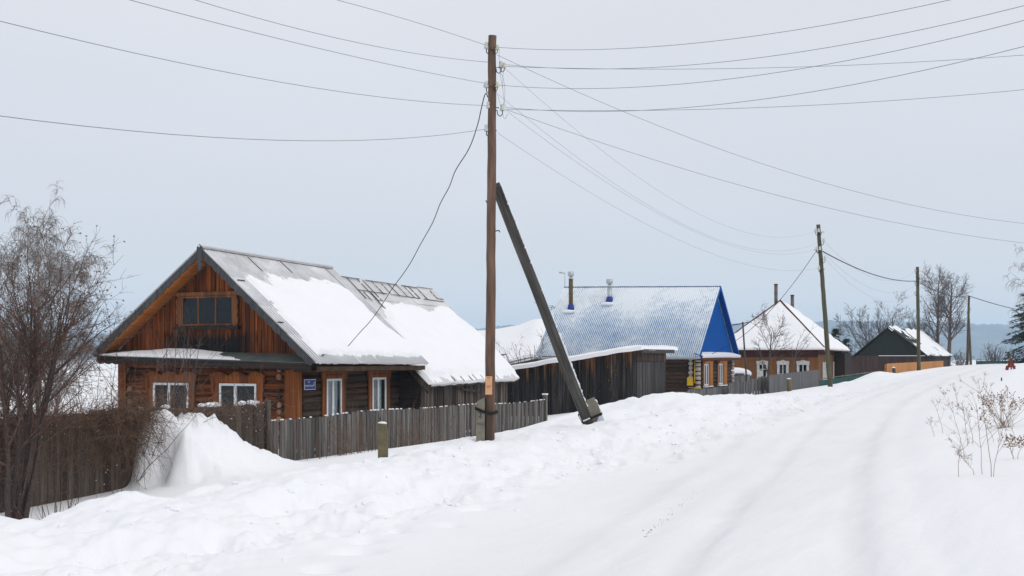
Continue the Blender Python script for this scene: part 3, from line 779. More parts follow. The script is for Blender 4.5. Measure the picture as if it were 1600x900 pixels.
def barn1():
    h = thing('plank_barn', 'grey plank barn with low snowy slate roof joined to the back of the log house', 'barn', (H1[0], H1[1], -3.1), ROT)
    FB = Face('B', -.95)
    rz = lambda A: -.90+(A-6.3)*.012
    mb = MB(); planks(mb, FB, 6.15, 13.45, -3.3, rz, .15, .012, (0, .03), 12, .03, .03)
    w = build('side_wall', mb, 'barn_boards', h)
    mb = MB(); mb.box(6.2, 13.4, -.93, 6.8, -3.3, -1.05); mb.prism([(6.22, -.93, -1.05), (6.22, 6.8, -1.05), (6.22, 3.14, 2.7)], (7.1, 0, 0)); build('wall_core', mb, 'room', h)
    mb = MB(); f = Face('A', 6.18); planks(mb, f, -.93, 0.0, -3.2, -.6, .16, .01, (0, .03), 3, .01); build('end_boards', mb, 'dark_beam', h)
    Q = [Vector((6.3, 3.14, 3.12)), Vector((14.75, 3.14, 2.95)), Vector((5.95, -1.35, -.90)), Vector((13.75, -1.35, -.82))]
    Ql = [Vector((6.3, 3.14, 3.12)), Vector((14.75, 3.14, 2.95)), Vector((5.95, 7.6, -.7)), Vector((13.75, 7.6, -.7))]
    mb = MB(); n = quad_normal(Q); rn = random.Random(31)
    rows = 5; cols = 11
    for r in range(rows):
        for c in range(cols):
            s0, s1 = r/rows-.01, (r+1)/rows+.012+rn.uniform(-.004, .007); a0, a1 = c/cols+.001, (c+1)/cols-.001+rn.uniform(0, .003)
            z = .02+rn.uniform(-.01, .012); s0 = max(0, s0)
            P = [bilerp(Q, s1, a0)+n*(z+.01), bilerp(Q, s1, a1)+n*(z+.014), bilerp(Q, s0, a1)+n*(z-.006), bilerp(Q, s0, a0)+n*(z-.01)]
            mb.hexa([p-n*.012 for p in P]+P)
    mb.prism([Ql[0], Ql[1], Ql[3], Ql[2]], (0, 0, -.03))
    rf = build('roof', mb, 'slate', h)
    mb = MB()
    def ln(s0, a0, s1, a1, w=.03, z=.055):
        k = 16
        for i in range(k):
            t0, t1 = i/k, (i+1)/k
            if rn.random() < .12: continue
            j = rn.uniform(-.0012, .0012)
            mb.beam(bilerp(Q, s0+(s1-s0)*t0+j, a0+(a1-a0)*t0)+n*z, bilerp(Q, s0+(s1-s0)*t1+j, a0+(a1-a0)*t1)+n*z, w, .02)
    ln(.012, .03, .012, .80, .05); ln(.0, .82, .0, .99, .05); ln(.135, .16, .15, .97, .035)
    for a in (.155, .245, .29, .37, .45, .52, .60, .67, .72, .80): ln(.015, a, .15+(.10 if a < .35 else .0), a+rn.uniform(-.004, .004), .022 if rn.random() < .5 else .032)
    ln(.03, .93, .12, .93); ln(.12, .93, .12, .995)
    for a in (.19, .255): ln(.15, a, .24, a+.002)
    ln(.24, .245, .36, .25, .05); ln(.36, .25, .42, .255, .03)
    for a in (.27, .36, .45, .50, .58, .66, .75): ln(.93, a, 1.0, a)
    build('seam', mb, 'seam', rf)
    def tf(s, a):
        n1 = fbm(a*8, s*6, 15, 4); n2 = fbm(a*30, s*20, 18, 3)
        d1 = (s-(.21+.06*np.sin(a*11)*.6+.12*np.exp(-((a-.17)/.08)**2)))/.07
        d2 = (a-(.13+.02*np.sin(s*9)-.10*sm(.5, .8, s)))/.04
        d3 = (1.0-a+.25*(s-.30))/.04
        m_ = np.minimum(np.minimum(d1, d2), d3)+n1*.9+n2*.35
        t = -.06+.20*sm(-.3, 1.8, m_)
        e = sm(.90, .97, s+.03*n2)
        return t*(1-e)+e*np.minimum(t, .015+.05*fbm(a*24, s*5, 12, 2))+.015*n1
    mb = MB(); snow_slab(mb, Q, tf, 110, 170, .03); build('snow_cover', mb, 'roof_snow', rf)
    # rafters, loose verge boards
    mb = MB(); mb.beam((5.95, -1.30, -.95), (6.2, .2, .42), .04, .14); mb.beam((5.85, -1.45, -1.22), (6.0, -.6, -.42), .03, .10)
    mb.beam((14.78, 3.14, 2.88), (13.80, -1.3, -.90), .03, .12)
    mb.beam((6.1, -1.22, -1.0), (13.7, -1.22, -.93), .06, .08)
    mb.beam((9.0, -1.1, -1.15), (10.6, -1.15, -1.30), .06, .07)
    build('verge_board', mb, 'barn_boards', h)
    mb = MB(); mb.box(9.0, 10.1, -1.04, -.93, -2.1, -1.75); build('hatch', mb, 'rust', h)
barn1()

# ================================================================== shed with mono-pitch roof
def lichen(mb, face, n, h0, h1, z0, z1, seed):
    rn = random.Random(seed)
    for i in range(n):
        h = rn.uniform(h0, h1); z = rn.uniform(z0, z1); w = rn.uniform(.006, .018); mb.prism([face.P(h-w, z, .064), face.P(h, z-w*1.4, .064), face.P(h+w, z+.2*w, .064), face.P(h+.2*w, z+w*1.5, .064)], face.ext(.003))
def shed():
    x, y = at(993, 545, 52.6)[:2]
    h = thing('plank_shed', 'black weathered plank shed with slanting snow-capped roof behind the slanting brace', 'shed', (x, y, -2.9), ROT)
    FA, FB = Face('A', 0), Face('B', 0)
    top = lambda B: .43-.145*B
    mb = MB(); planks(mb, FA, -.02, 9.0, -3.0, lambda B: top(B)-.02, .17, .014, (0, .03), 21, .03, .015)
    rn = random.Random(2)
    for i in range(26):
        B = rn.uniform(.1, 8.5); mb.box(-.062, -.03, B, B+.03, -2.9, top(B)-.03)
    build('front_wall', mb, 'shed_boards', h)
    mb = MB(); lichen(mb, FA, 26, .8, 1.3, -1.6, -.2, 3); lichen(mb, FA, 26, 1.3, 6.5, -1.7, -.6, 4); build('lichen', mb, 'lichen', h)
    mb = MB(); planks(mb, FB, .05, 4.2, -3.0, -.16, .24, .012, (0, .035), 22, .03, .05); build('side_wall', mb, 'shed_grey', h)
    mb = MB(); FB.box(mb, .0, 4.2, -.14, .16, .0, .06); FB.box(mb, -.02, 4.25, .16, .34, 0, .04); build('side_beam', mb, 'shed_boards', h)
    mb = MB(); mb.prism([(.02, .03, -3), (.02, 8.9, -3), (.02, 8.9, top(8.9)-.05), (.02, .03, top(0)-.05)], (4.15, 0, 0)); build('wall_core', mb, 'room', h)
    Q = [Vector((-.35, -.3, .50)), Vector((4.9, -.3, .52)), Vector((-.35, 9.2, -.87)), Vector((4.9, 9.2, -.85))]
    mb = MB(); mb.prism([Q[0], Q[1], Q[3], Q[2]], (0, 0, -.09)); mb.box(-.2, 4.4, -.42, -.30, .24, .40); rf = build('roof', mb, 'shed_grey', h)
    Q2 = [q+Vector((0, -.1 if i < 2 else 0, .0)) for i, q in enumerate(Q)]
    Q2[0].x -= .05; Q2[2].x -= .05
    def tf(s, a):
        e = np.minimum(np.minimum(s/.035, 1)*1.0, np.minimum(a, 1-a)/.06)
        return .02+.10*np.sqrt(np.clip(e, 0, 1))*(1-.35*s)+.05*fbm(s*9, a*4, 4, 3)
    mb = MB(); snow_slab(mb, Q2, tf, 110, 60); build('snow_cover', mb, 'roof_snow', rf)
shed()

# ================================================================== snowy barn roof behind
def barn_far():
    x0, y0 = at(853, 560, 84)[:2]
    h = thing('low_barn', 'low barn almost hidden under a thick snow roof left of the blue house', 'barn', (x0, y0, -3.2), ROT)
    mb = MB(); mb.box(0, 7, .3, 9.5, -3.3, .3); build('wall', mb, 'barn_boards', h)
    P = lambda px, py, Y: Vector(((px-800)/1900*Y, Y, (560-py)/1900*Y))
    inv = Matrix.Rotation(-ROT, 4, 'Z') @ Matrix.Translation((-x0, -y0, 0))
    Q = [inv @ P(862, 508, 90), inv @ P(715, 522, 96), inv @ P(845, 556, 82), inv @ P(690, 590, 88)]
    Qb = [Q[0], Q[1], Q[0]+Vector((4, .5, -2.2)), Q[1]+Vector((4, .5, -2.2))]
    mb = MB(); mb.prism([Q[0], Q[1], Q[3], Q[2]], (0, 0, -.12)); mb.prism([Qb[0], Qb[1], Qb[3], Qb[2]], (0, 0, -.12)); rf = build('roof', mb, 'slate', h)
    def tf(s, a): return .05+.22*np.sqrt(np.clip(np.minimum(a/.12, 1), 0, 1))*np.sqrt(np.clip((s+.06)/.2, 0, 1))+.12*fbm(a*3, s*3, 6, 3)+.35*np.exp(-((a-.12)/.16)**2)*np.clip(1-s*1.3, 0, 1)
    mb = MB(); snow_slab(mb, Q, tf, 60, 80); build('snow_cover', mb, 'roof_snow', rf)
barn_far()

# ================================================================== blue-roofed house
def blue_house():
    O = (9.56, 62.0); base = -2.9
    h = thing('blue_roofed_house', 'brown log house with bright blue gable and frosted blue ribbed roof', 'house', (O[0], O[1], base), ROT)
    FA, FB = Face('A', .9), Face('B', .3)
    mb = MB(); logs(mb, FA, .45, 9.0, -3, .05, .12, 41); build('side_wall', mb, 'blue_house_log', h)
    mb = MB(); logs(mb, FB, 1.0, 7.3, -3, .0, .12, 42); build('street_wall', mb, 'blue_house_log', h)
    mb = MB(); mb.box(.92, 7.3, .34, 9.0, -3, .05); build('wall_core', mb, 'room', h)
    for (A, B, r_, n_) in ((.70, .68, .115, 'log_ends'), (.66, .28, .10, 'log_ends'), (7.25, .18, .09, 'log_ends')):
        rn = random.Random(int(A*10))
        for i, zz in enumerate(np.arange(-1.2 if B > .5 else -2.2, -.02, .235)):
            mb = MB()
            if B > .5: mb.tube([(A+.1, B, zz), (A, B, zz)], r_*rn.uniform(.85, 1.1), 10)
            else: mb.tube([(A+.12, B+.14, zz), (A+.12, B-.1, zz)], r_*rn.uniform(.85, 1.1), 10)
            build('log_end', mb, 'log_end', h)
    # gable in blue, flush with the street wall
    mb = MB(); mb.prism([(.5, .26, .22), (7.8, .26, .24), (4.12, .26, 3.65)], (0, .06, 0)); build('gable', mb, 'blue_paint', h)
    ap0, ap1 = Vector((4.12, 0, 3.90)), Vector((4.12, 9.12, 4.08))
    Q = [ap0, ap1, Vector((0, 0, .10)), Vector((0, 9.12, .14))]
    Qf = [ap0, ap1, Vector((8.25, 0, .18)), Vector((8.25, 9.12, .2))]
    mb = MB(); ribbed(mb, Q, 84, .016, 1, 6); rf = build('roof', mb, 'blue_roof', h)
    mb = MB(); ribbed(mb, Qf, 61, .018, 1, 6); build('roof', mb, 'blue_roof', h)
    mb = MB()
    for e in (Q[2], Qf[2]):
        d = (e-ap0).normalized()
        mb.prism([ap0+Vector((0, -.03, .03)), e+Vector((0, -.03, .02)), e+Vector((0, -.03, -.13)), ap0+Vector((0, -.03, -.20))], (0, .03, 0))
        mb.prism([ap0+Vector((0, .0, -.03)), e+Vector((0, .0, -.04)), e+Vector((0, .28, -.04)), ap0+Vector((0, .28, -.03))], (0, 0, -.02))
    mb.prism([ap0+Vector((-.05, 0, -.045)), ap0+Vector((0, 0, .02)), ap0+Vector((.05, 0, -.045))], (0, 9.12, .18))
    build('trim', mb, 'blue_paint', h)
    mb = MB()
    for i in range(30):
        t0, t1 = i/30, (i+1)/30+.001; w = .03+.012*math.sin(i*1.7); p, q = ap0.lerp(ap1, t0)+Vector((-.01, 0, .035)), ap0.lerp(ap1, t1)+Vector((-.01, 0, .035)); mb.beam(p, q, .09, w)
    build('ridge_snow', mb, 'roof_snow', rf)
    mb = MB(); mb.prism([(.05, -.12, .12), (8.15, -.12, .14), (8.15, .27, .27), (.05, .27, .27)], (0, 0, -.04)); pt = build('pent_roof', mb, 'blue_paint', h)
    mb = MB(); Qp = [Vector((.3, .26, .29)), Vector((8.1, .26, .29)), Vector((.2, -.14, .14)), Vector((8.12, -.14, .16))]
    snow_slab(mb, Qp, lambda s, a: .01+.045*np.sqrt(np.clip(np.minimum(a, 1-a)/.3, 0, 1))+0*s, 12, 50); build('snow_cover', mb, 'roof_snow', pt)
    mb = MB(); mb.box(.1, 8.1, -.10, .28, -.10, .09); build('frieze', mb, 'rust', h)
    mb = MB(); mb.box(-.16, -.02, -.05, 9.1, -.02, .08); mb.box(.0, 1.2, .1, 9.0, -.06, -.04); build('gutter', mb, 'pipe_zinc', h)
    for (A0, A1) in ((1.32, 2.75), (4.22, 5.7)):
        f = Face('B', .17)
        w = window(h, f, A0, A0+.86, -1.42, -.28, .5, .08, 'white_frame', ((.0, .3), (.6, .8)))
        mb = MB(); f.box(mb, A0+.87, A1, -1.48, -.20, 0, .13); f.box(mb, A0-.10, A0-.01, -1.48, -.20, 0, .06); f.box(mb, A0-.12, A1+.02, -.27, -.12, 0, .14); build('casing', mb, 'window_orange', w)
        mb = MB(); f.box(mb, A0-.1, A1, -1.50, -1.44, 0, .16); build('sill', mb, 'white_frame', w)
    mb = MB(); mb.box(.50, .66, .52, .80, -1.40, -.98); build('gas_meter_box', mb, 'yellow', h)
    mb = MB(); mb.tube([(.58, .42, -.12), (.58, .42, -1.25), (.58, .60, -1.28)], .022, 6); mb.tube([(.62, .75, -1.5), (.62, .1, -1.55)], .025, 6); build('gas_pipe', mb, 'yellow', h)
    # chimneys
    def onroof(px, py):
        # intersect the view ray with the near slope, in house coordinates
        best = None
        for B in np.arange(0, 9.1, .02):
            for s in (None,):
                pass
        inv = Matrix.Rotation(-ROT, 4, 'Z'); o = inv @ Vector((-O[0], -O[1], 0)); d = inv @ Vector(((px-800)/1900, 1, (560-py)/1900))
        n = quad_normal(Q); t = (Q[0]-o).dot(n)/d.dot(n); return o+d*t
    for (px, py, ht, rad, mt, lab) in ((892, 481, 2.05, .12, 'pipe_rust', 'tall rusty chimney pipe with a zinc cap'), (952.5, 469, .95, .13, 'pipe_zinc', 'short zinc chimney pipe with a cap')):
        p = onroof(px, py)
        mb = MB(); mb.tube([p+Vector((0, 0, -.4)), p+Vector((0, 0, ht*.78))], rad, 12)
        c = build('chimney', mb, mt, h); c['label'] = lab
        mb = MB(); t = p.z+ht*.78
        mb.tube([(p.x, p.y, t), (p.x, p.y, t+.06)], rad*1.25, 12); mb.tube([(p.x, p.y, t+.03), (p.x, p.y, t+.14)], rad*.6, 8)
        mb.tube([(p.x, p.y, t+.13), (p.x, p.y, t+.22), (p.x, p.y, t+.42)], [rad*.9, rad*1.5, rad*1.35], 10)
        build('chimney_cap', mb, 'pipe_zinc', c)
        mb = MB(); mb.tube([p+Vector((0, 0, -.3)), p+Vector((0, 0, .16)), p+Vector((0, 0, .2))], [rad*1.9, rad*1.35, rad*1.1], 12); build('flashing', mb, 'plate_blue', c)
        mb = MB(); mb.blob(p+Vector((-.35, 0, -.22)), .30, 10, (.6, 1.3, .35)); build('snow_cover', mb, 'roof_snow', c)
    mb = MB(); p = ap1+Vector((0, -.05, 0)); mb.tube([p, p+Vector((0, 0, .85))], .018, 5); mb.tube([p+Vector((0, 0, .80)), p+Vector((-.05, .32, .84))], [.03, .05], 6); build('weather_vane', mb, 'pipe_zinc', h)
    mb = MB(); p = Vector((2.9, 9.15, 2.85))
    for a, c in (((0, 0, 0), (-.1, .75, .05)), ((0, 0, 0), (-.05, .7, -.30)), ((-.2, .2, -.1), (.2, .25, .15)), ((-.2, .45, -.1), (.2, .5, .15)), ((0, 0, .05), (0, 1.3, .32))): mb.tube([p+Vector(a), p+Vector(c)], .014, 4)
    build('antenna', mb, 'iron', h)
blue_house()

# ================================================================== brown hip-roofed house
def brown_house():
    O = (21.45, 83.0); base = -2.8
    h = thing('brown_hipped_house', 'brown painted house with snowy hipped roof and white carved window frames', 'house', (O[0], O[1], base), ROT)
    FA, FB = Face('A', .7), Face('B', .7)
    mb = MB(); planks(mb, FA, .7, 7.4, -3, .42, .16, .006, (0, .02), 51, .006); planks(mb, FB, .7, 6.9, -3, .42, .16, .006, (0, .02), 52, .006); build('wall', mb, 'brown_wall', h)
    mb = MB(); mb.box(.72, 9.4, .72, 7.4, -3, .5); build('wall_core', mb, 'room', h)
    mb = MB(); FA.box(mb, .66, 7.4, .08, .52, .02, .06); FB.box(mb, .64, 6.9, .25, .52, .02, .06); mb.box(.1, 9.6, .1, 7.8, .50, .54); build('frieze', mb, 'maroon_band', h)
    mb = MB(); FA.box(mb, .62, .82, -3, .1, .02, .05); FB.box(mb, .65, .82, -3, .25, .02, .06); FA.box(mb, 1.35 - .25, 1.2, -3, .1, .02, .035); build('corner_board', mb, 'brown_wall', h)
    c00, c10, c01, c11 = Vector((0, 0, .60)), Vector((9.9, 0, .55)), Vector((0, 8, .60)), Vector((9.9, 8, .6))
    r0, r1 = Vector((4.0, 4.0, 4.12)), Vector((5.9, 4.0, 4.12))
    mb = MB()
    for poly in ((c00, c01, r0), (c00, r0, r1, c10), (c10, r1, c11), (c01, c11, r1, r0)): mb.prism(list(poly), (0, 0, -.06))
    rf = build('roof', mb, 'rust', h)
    mb = MB()
    def tri(Q, sd):
        snow_slab(mb, Q, lambda s, a: .03+.13*np.clip(np.minimum(np.minimum(a, 1-a)*s/.035, 1)*(1-sm(.97, 1.02, s)*.7), 0, 1)+.03*fbm(a*8, s*8, sd, 3)-.05*sm(.05, .3, fbm(a*9*(s+.2), s*5, sd+5, 3))*(a > .5), 60, 60)
    tri([r0, r0+Vector((0, .001, 0)), c00, c01], 1); tri([r0, r1, c00, c10], 2)
    tri([r1, r1+Vector((0, .001, 0)), c10, c11], 3); tri([r0, r1, c01, c11], 4)
    build('snow_cover', mb, 'roof_snow', rf)
    mb = MB(); mb.beam(r0+Vector((0, 0, .10)), c00+Vector((.15, .15, .15)), .07, .09); mb.beam(r0+Vector((0, 0, .10)), c01+Vector((.1, -.1, .12)), .05, .07)
    mb.tube([(0.05, .2, .72), (.05, 2.0, .70), (.05, 3.0, .78)], .03, 4)
    build('hip_flashing', mb, 'rust', rf)
    for (B0, B1, sh) in ((4.09, 4.91, True), (2.69, 3.49, False), (1.28, 2.12, False)):
        f = Face('A', .67)
        w = window(h, f, B0+.13, B1-.13, -1.35 if sh else -1.10, -.40, .5, .045, 'white_old', (), .02, .05, .62 if sh else .0001)
        mb = MB(); zb = -1.5
        f.box(mb, B0, B0+.15, zb, -.36, 0, .05); f.box(mb, B1-.15, B1, zb, -.36, 0, .05)
        mb.prism([f.P(B0-.03, -.40, 0), f.P(B1+.03, -.40, 0), f.P(B1+.03, -.19, 0), f.P((B0*.25+B1*.75), -.17, 0), f.P((B0+B1)/2, -.10, 0), f.P(B0*.75+B1*.25, -.17, 0), f.P(B0-.03, -.19, 0)], (-.055, 0, 0))
        if sh: f.box(mb, (B0+B1)/2+.0, B1-.15, -1.35, -.85, .03, .055)
        build('casing', mb, 'white_old', w)
    for A in (2.2, 3.4, 6.4):
        mb = MB(); f = Face('B', .66); f.box(mb, A, A+.22, -1.6, -.25, 0, .06); f.box(mb, A+.72, A+.94, -1.6, -.25, 0, .06)
        if A < 6: f.box(mb, A+.22, A+.72, -1.55, -.3, 0, .02)
        build('shutter', mb, 'white_old', h)
    mb = MB(); mb.box(7.0, 9.6, -.1, .7, -3, .4); mb.box(9.6, 12.5, .3, 5, -3, .2); build('porch', mb, 'dark_beam', h)
    mb = MB(); mb.beam((6.9, .62, -.3), (9.3, .1, .5), .04, .05); build('brace', mb, 'soffit_dark', h)
    for (p, ht, lab) in ((Vector((4.2, 4.35, 3.9)), 1.45, 'taller rusty chimney pipe'), (Vector((5.6, 3.45, 3.5)), 1.1, 'shorter grey chimney pipe')):
        mb = MB(); mb.tube([p, p+Vector((0, 0, ht))], .13, 10); c = build('chimney', mb, 'pipe_grey', h); c['label'] = lab
        mb = MB(); mb.tube([p+Vector((0, 0, ht)), p+Vector((0, 0, ht+.08))], .15, 10); build('chimney_cap', mb, 'rust', c)
brown_house()

# ================================================================== dark green gable house
def green_house():
    O = at(1389, 511, 112); base = -3.0
    h = thing('dark_gabled_house', 'long low house with near-black green gable, brown wall and snowy right slope', 'house', (O[0], O[1], base), ROT)
    F = Face('A', 0)
    mb = MB(); mb.prism([(0, -3.1, .25), (0, 2.9, .25), (0, 0, 2.80)], (.15, 0, 0)); build('gable', mb, 'dark_green', h)
    mb = MB(); planks(mb, F, -3.0, 4.2, -3.0, lambda B: min(.24, -.05-.8*(B-3.5) if B > 3.2 else .24), .2, .004, (-.1, .02), 61, .01); mb.box(.1, 25.5, -3.0, 3.3, -3, .12); mb.prism([(.2, -3.0, .12), (.2, 3.0, .12), (.2, 0, 2.6)], (25.2, 0, 0)); build('wall', mb, 'brown_dark_wall', h)
    mb = MB(); F.box(mb, -3.2, .9, .22, .27, .02, .12); build('snow_ledge', mb, 'roof_snow', h)
    Q = [Vector((-.2, 0, 2.95)), Vector((26, 0, 3.0)), Vector((-.2, -3.35, .25)), Vector((26, -3.35, .25))]
    Ql = [Vector((-.2, 0, 2.95)), Vector((26, 0, 3.0)), Vector((-.2, 4.2, -.55)), Vector((26, 4.2, -.5))]
    mb = MB(); mb.prism([Q[0], Q[1], Q[3], Q[2]], (0, 0, -.1)); mb.prism([Ql[0], Ql[1], Ql[3], Ql[2]], (0, 0, -.1)); rf = build('roof', mb, 'dark_green', h)
    mb = MB(); snow_slab(mb, Q, lambda s, a: -.03+.10*np.clip(np.minimum(a, 1-a)/.02, 0, 1)+.30*fbm(a*14, s*4, 2, 4)-.10*(a < .06), 40, 120); build('snow_cover', mb, 'roof_snow', rf)
green_house()

# ================================================================== fences
def fence(name, label, P0, P1, ztop, mat, w=.12, gap=.02, pick=0, seed=1, cat='fence', zb=None, postw=.12, post_every=2.5, jit=.02, topjit=.02, lean=.01, rails=True, thick=.025, group='plank fences along the street', depth=.35, solid_top=None):
    (x0, y0), (x1, y1) = P0, P1; L = math.hypot(x1-x0, y1-y0); rot = math.atan2(y1-y0, x1-x0)
    b = gz(x0, y0); h = thing(name, label, cat, (x0, y0, b), rot, group)
    ux, uy = (x1-x0)/L, (y1-y0)/L; rn = random.Random(seed); mb = MB(); s = 0
    gnd = lambda s: gz(x0+ux*s, y0+uy*s)
    while s < L:
        ww = w*rn.uniform(.82, 1.18); zt = ztop(s/L)+rn.uniform(-topjit, topjit); z0 = gnd(s)-depth if zb is None else zb(s/L)
        d = rn.uniform(0, jit); l = rn.uniform(-lean, lean); a, c = s, s+ww-gap
        if pick:
            m_ = (a+c)/2
            poly = [(a, d, z0), (c, d, z0), (c+l, d, zt-pick), (c+l-.015, d, zt-pick*.5), (m_+l, d, zt), (a+l+.015, d, zt-pick*.5), (a+l, d, zt-pick)]
            mb.prism(poly, (0, thick, 0))
        else:
            q = rn.uniform(-.012, .012)
            mb.hexa([(a, d, z0), (c, d, z0), (c, d+thick, z0), (a, d+thick, z0), (a+l, d, zt-q), (c+l, d, zt+q), (c+l, d+thick, zt+q), (a+l, d+thick, zt-q)])
        s += ww
    build('boards', mb, mat, h)
    if rails:
        for off in (.22, .95):
            mb = MB(); n = max(2, int(L/3))
            for i in range(n):
                a, c = L*i/n, L*(i+1)/n; mb.beam((a, thick+.05, ztop(i/n)-off), (c, thick+.05, ztop((i+1)/n)-off), .05, .08)
            build('rail', mb, mat, h)
    s = .3
    while s < L:
        mb = MB(); zt = ztop(s/L)-.05; g = gnd(s)-.6; mb.tube([(s, .14, g), (s, .14, zt)], [postw/2, postw/2*.95], 8); build('post', mb, mat, h); s += post_every
    return h
V_F = 17.75
pA0, pA1 = onv(-160, V_F), onv(414, V_F)
fA = fence('tall_plank_fence', 'tall dark plank fence overgrown with dry vines beside the snow drift', pA0, pA1, lambda t: -1.09-.03*math.sin(t*9), 'fence_dark', .15, .008, 0, 3, topjit=.03)
fa_rot = fA.rotation_euler.z
Lf = math.hypot(pA1[0]-pA0[0], pA1[1]-pA0[1])
mb = MB(); mb.box(Lf-.02, Lf+.12, -.09, .02, -3.2, -1.02); mb.beam((Lf+.25, -.22, -2.95), (Lf+.02, -.08, -1.75), .04, .12); build('end_post', mb, 'fence_dark', fA)
rn = random.Random(5)
for px in (222, 262, 330, 338, 381, 395, 405, 318): 
    x_, y_ = onv(px, V_F-.01); s = math.hypot(x_-pA0[0], y_-pA0[1]); mb = MB(); mb.blob((s, .05, -1.06), rn.uniform(.06, .115), 9, (1.4, .8, .6)); build('snow_cap', mb, 'snow', fA)
pB0, pB1 = onv(418, V_F+.1), onv(851, V_F+.25)
fB = fence('weathered_plank_fence', 'long weathered grey plank fence in front of the log house', pB0, pB1,
      lambda t: -1.54+.045*math.sin(t*5)-.02*math.sin(t*17), 'fence_grey', .135, .028, 0, 8, topjit=.032, lean=.045)
Lb = math.hypot(pB1[0]-pB0[0], pB1[1]-pB0[1])
mb = MB(); mb.box(Lb, Lb+.14, -.06, .08, -3.2, -1.38); build('end_post', mb, 'fence_grey', fB)
mb = MB(); mb.box(Lb-.02, Lb+.16, -.08, .10, -1.38, -1.33); build('snow_cap', mb, 'snow', fB)
mb = MB()
for i in range(90):
    s = rn.uniform(0, Lb); mb.blob((s, .012, -1.54+.045*math.sin(s/Lb*5)-.02*math.sin(s/Lb*17)+.012), rn.uniform(.02, .045), 6, (1.3, .8, .5))
build('snow_dusting', mb, 'snow', fB)
fence('picket_fence', 'low grey picket fence with rounded tops below the blue-roofed house', onv(1041, 16.2), onv(1141, 16.2), lambda t: (-1.52 if t < .28 else -1.46)-.02*math.sin(t*30), 'fence_picket', .17, .035, .12, 14, topjit=.02)
fence('slatted_fence', 'gappy grey picket fence between the blue-roofed house and the solid grey fence', onv(1140, 15.8), onv(1204, 14.8), lambda t: -1.27+.36*t+.06*math.sin(t*11), 'fence_picket', .16, .065, .08, 15, topjit=.04)
fence('back_yard_fence', 'dark board fence behind the picket fences under a snow heap', onv(1139, 18.5), onv(1172, 18.5), lambda t: -1.12+.1*t, 'fence_picket', .17, .01, 0, 16)
pE0, pE1 = onv(1202, 14.5), onv(1280, 14.5)
fence('solid_grey_fence', 'smooth solid grey board fence in front of the brown house', pE0, pE1, lambda t: -.90+.18*t, 'fence_far', .14, .004, 0, 17, topjit=.012, jit=.008, lean=0)
pO0, pO1 = onv(1386, 11.2), onv(1474, 11.2)
fence('orange_board_fence', 'bright orange new board fence behind the green pole', pO0, pO1, lambda t: -.36+.12*t, 'fence_orange', .16, .004, 0, 18, topjit=.01, jit=.01, lean=0)

def net_fence(name, label, P0, P1, zt0, zt1, hgt, seed):
    (x0, y0), (x1, y1) = P0, P1; L = math.hypot(x1-x0, y1-y0); h = thing(name, label, 'fence', (x0, y0, gz(x0, y0)), math.atan2(y1-y0, x1-x0), 'plank fences along the street')
    mb = MB(); mb.hexa([(0, 0, zt0-hgt), (L, 0, zt1-hgt), (L, .02, zt1-hgt), (0, .02, zt0-hgt), (0, 0, zt0-.1), (L, 0, zt1-.1), (L, .02, zt1-.1), (0, .02, zt0-.1)]); build('net', mb, 'teal', h)
    mb = MB(); mb.beam((0, -.03, zt0), (L, -.03, zt1), .05, .06); build('rail', mb, 'pipe_grey', h)
    n = max(2, int(L/2.5))
    for i in range(n+1):
        t = i/n; mb = MB(); mb.tube([(L*t, .05, zt0+(zt1-zt0)*t-hgt-.3), (L*t, .05, zt0+(zt1-zt0)*t+.06)], .035, 6); build('post', mb, 'pipe_grey', h)
net_fence('teal_net_fence', 'low teal net fence between the grey and orange fences', onv(1280, 14.5), onv(1386, 11.5), -1.33, -.80, .55, 1)
xa, ya = at(1525, 0, 150)[:2]; xb, yb = at(1640, 0, 140)[:2]
net_fence('far_teal_fence', 'dark teal fence line along the snowy crest at the right', (xa, ya), (xb, yb), -.22, -.10, .8, 2)

# ================================================================== poles
def pole(name, label, x, y, ztop, zbase, r0, r1, mat, lean=(0, 0), seed=1, cat='utility pole', group='wooden utility poles along the street', n=14):
    h = thing(name, label, cat, (x, y, zbase), 0, group); rn = random.Random(seed); pts = []; rad = []; k = 26
    for i in range(k+1):
        t = i/k; z = zbase-.7+(ztop-zbase+.7)*t
        pts.append((lean[0]*t+rn.uniform(-.008, .008), lean[1]*t+rn.uniform(-.008, .008), z)); rad.append((r0+(r1-r0)*t)*rn.uniform(.97, 1.03))
    mb = MB(); mb.tube(pts, rad, n); build('shaft', mb, mat, h); return h
INS = []
def insulator(h, p, side, sc=1.0, mat='insulator', tilt=0):
    """p: centre of the cup in pole coordinates (absolute z). side: -1 left, +1 right of the shaft"""
    p = Vector(p); mb = MB(); s = sc
    mb.tube([p+Vector((0, 0, -.055*s)), p+Vector((0, 0, -.02*s)), p+Vector((0, 0, .0)), p+Vector((0, 0, .03*s)), p+Vector((0, 0, .055*s))], [.038*s, .042*s, .026*s, .036*s, .022*s], 10)
    i = build('insulator', mb, mat, h)
    mb = MB(); mb.tube([p+Vector((0, 0, -.03*s)), p+Vector((0, 0, -.11*s)), p+Vector((-side*.035*s, 0, -.145*s)), p+Vector((-side*.075*s, 0, -.12*s)), p+Vector((-side*.085*s, 0, -.05*s)), p+Vector((-side*.17*s, 0, -.045*s))], .0085*s, 5)
    build('hook', mb, 'iron', i)
px0, Y0 = -.46, 25.0
P1X = lambda z: -.46+.05*(z+1.8)/8.4
main = pole('utility_pole', 'tall brown utility pole with a slanting brace and paper notice, nearest pole', px0, Y0, at(0, 56, Y0)[2], -1.78, .108, .083, 'pole_brown', (.055, 0), 3)
def pp(px, py, Y=25.0):
    a = at(px, py, Y); return Vector((a[0]-px0, a[1]-Y0, a[2]))
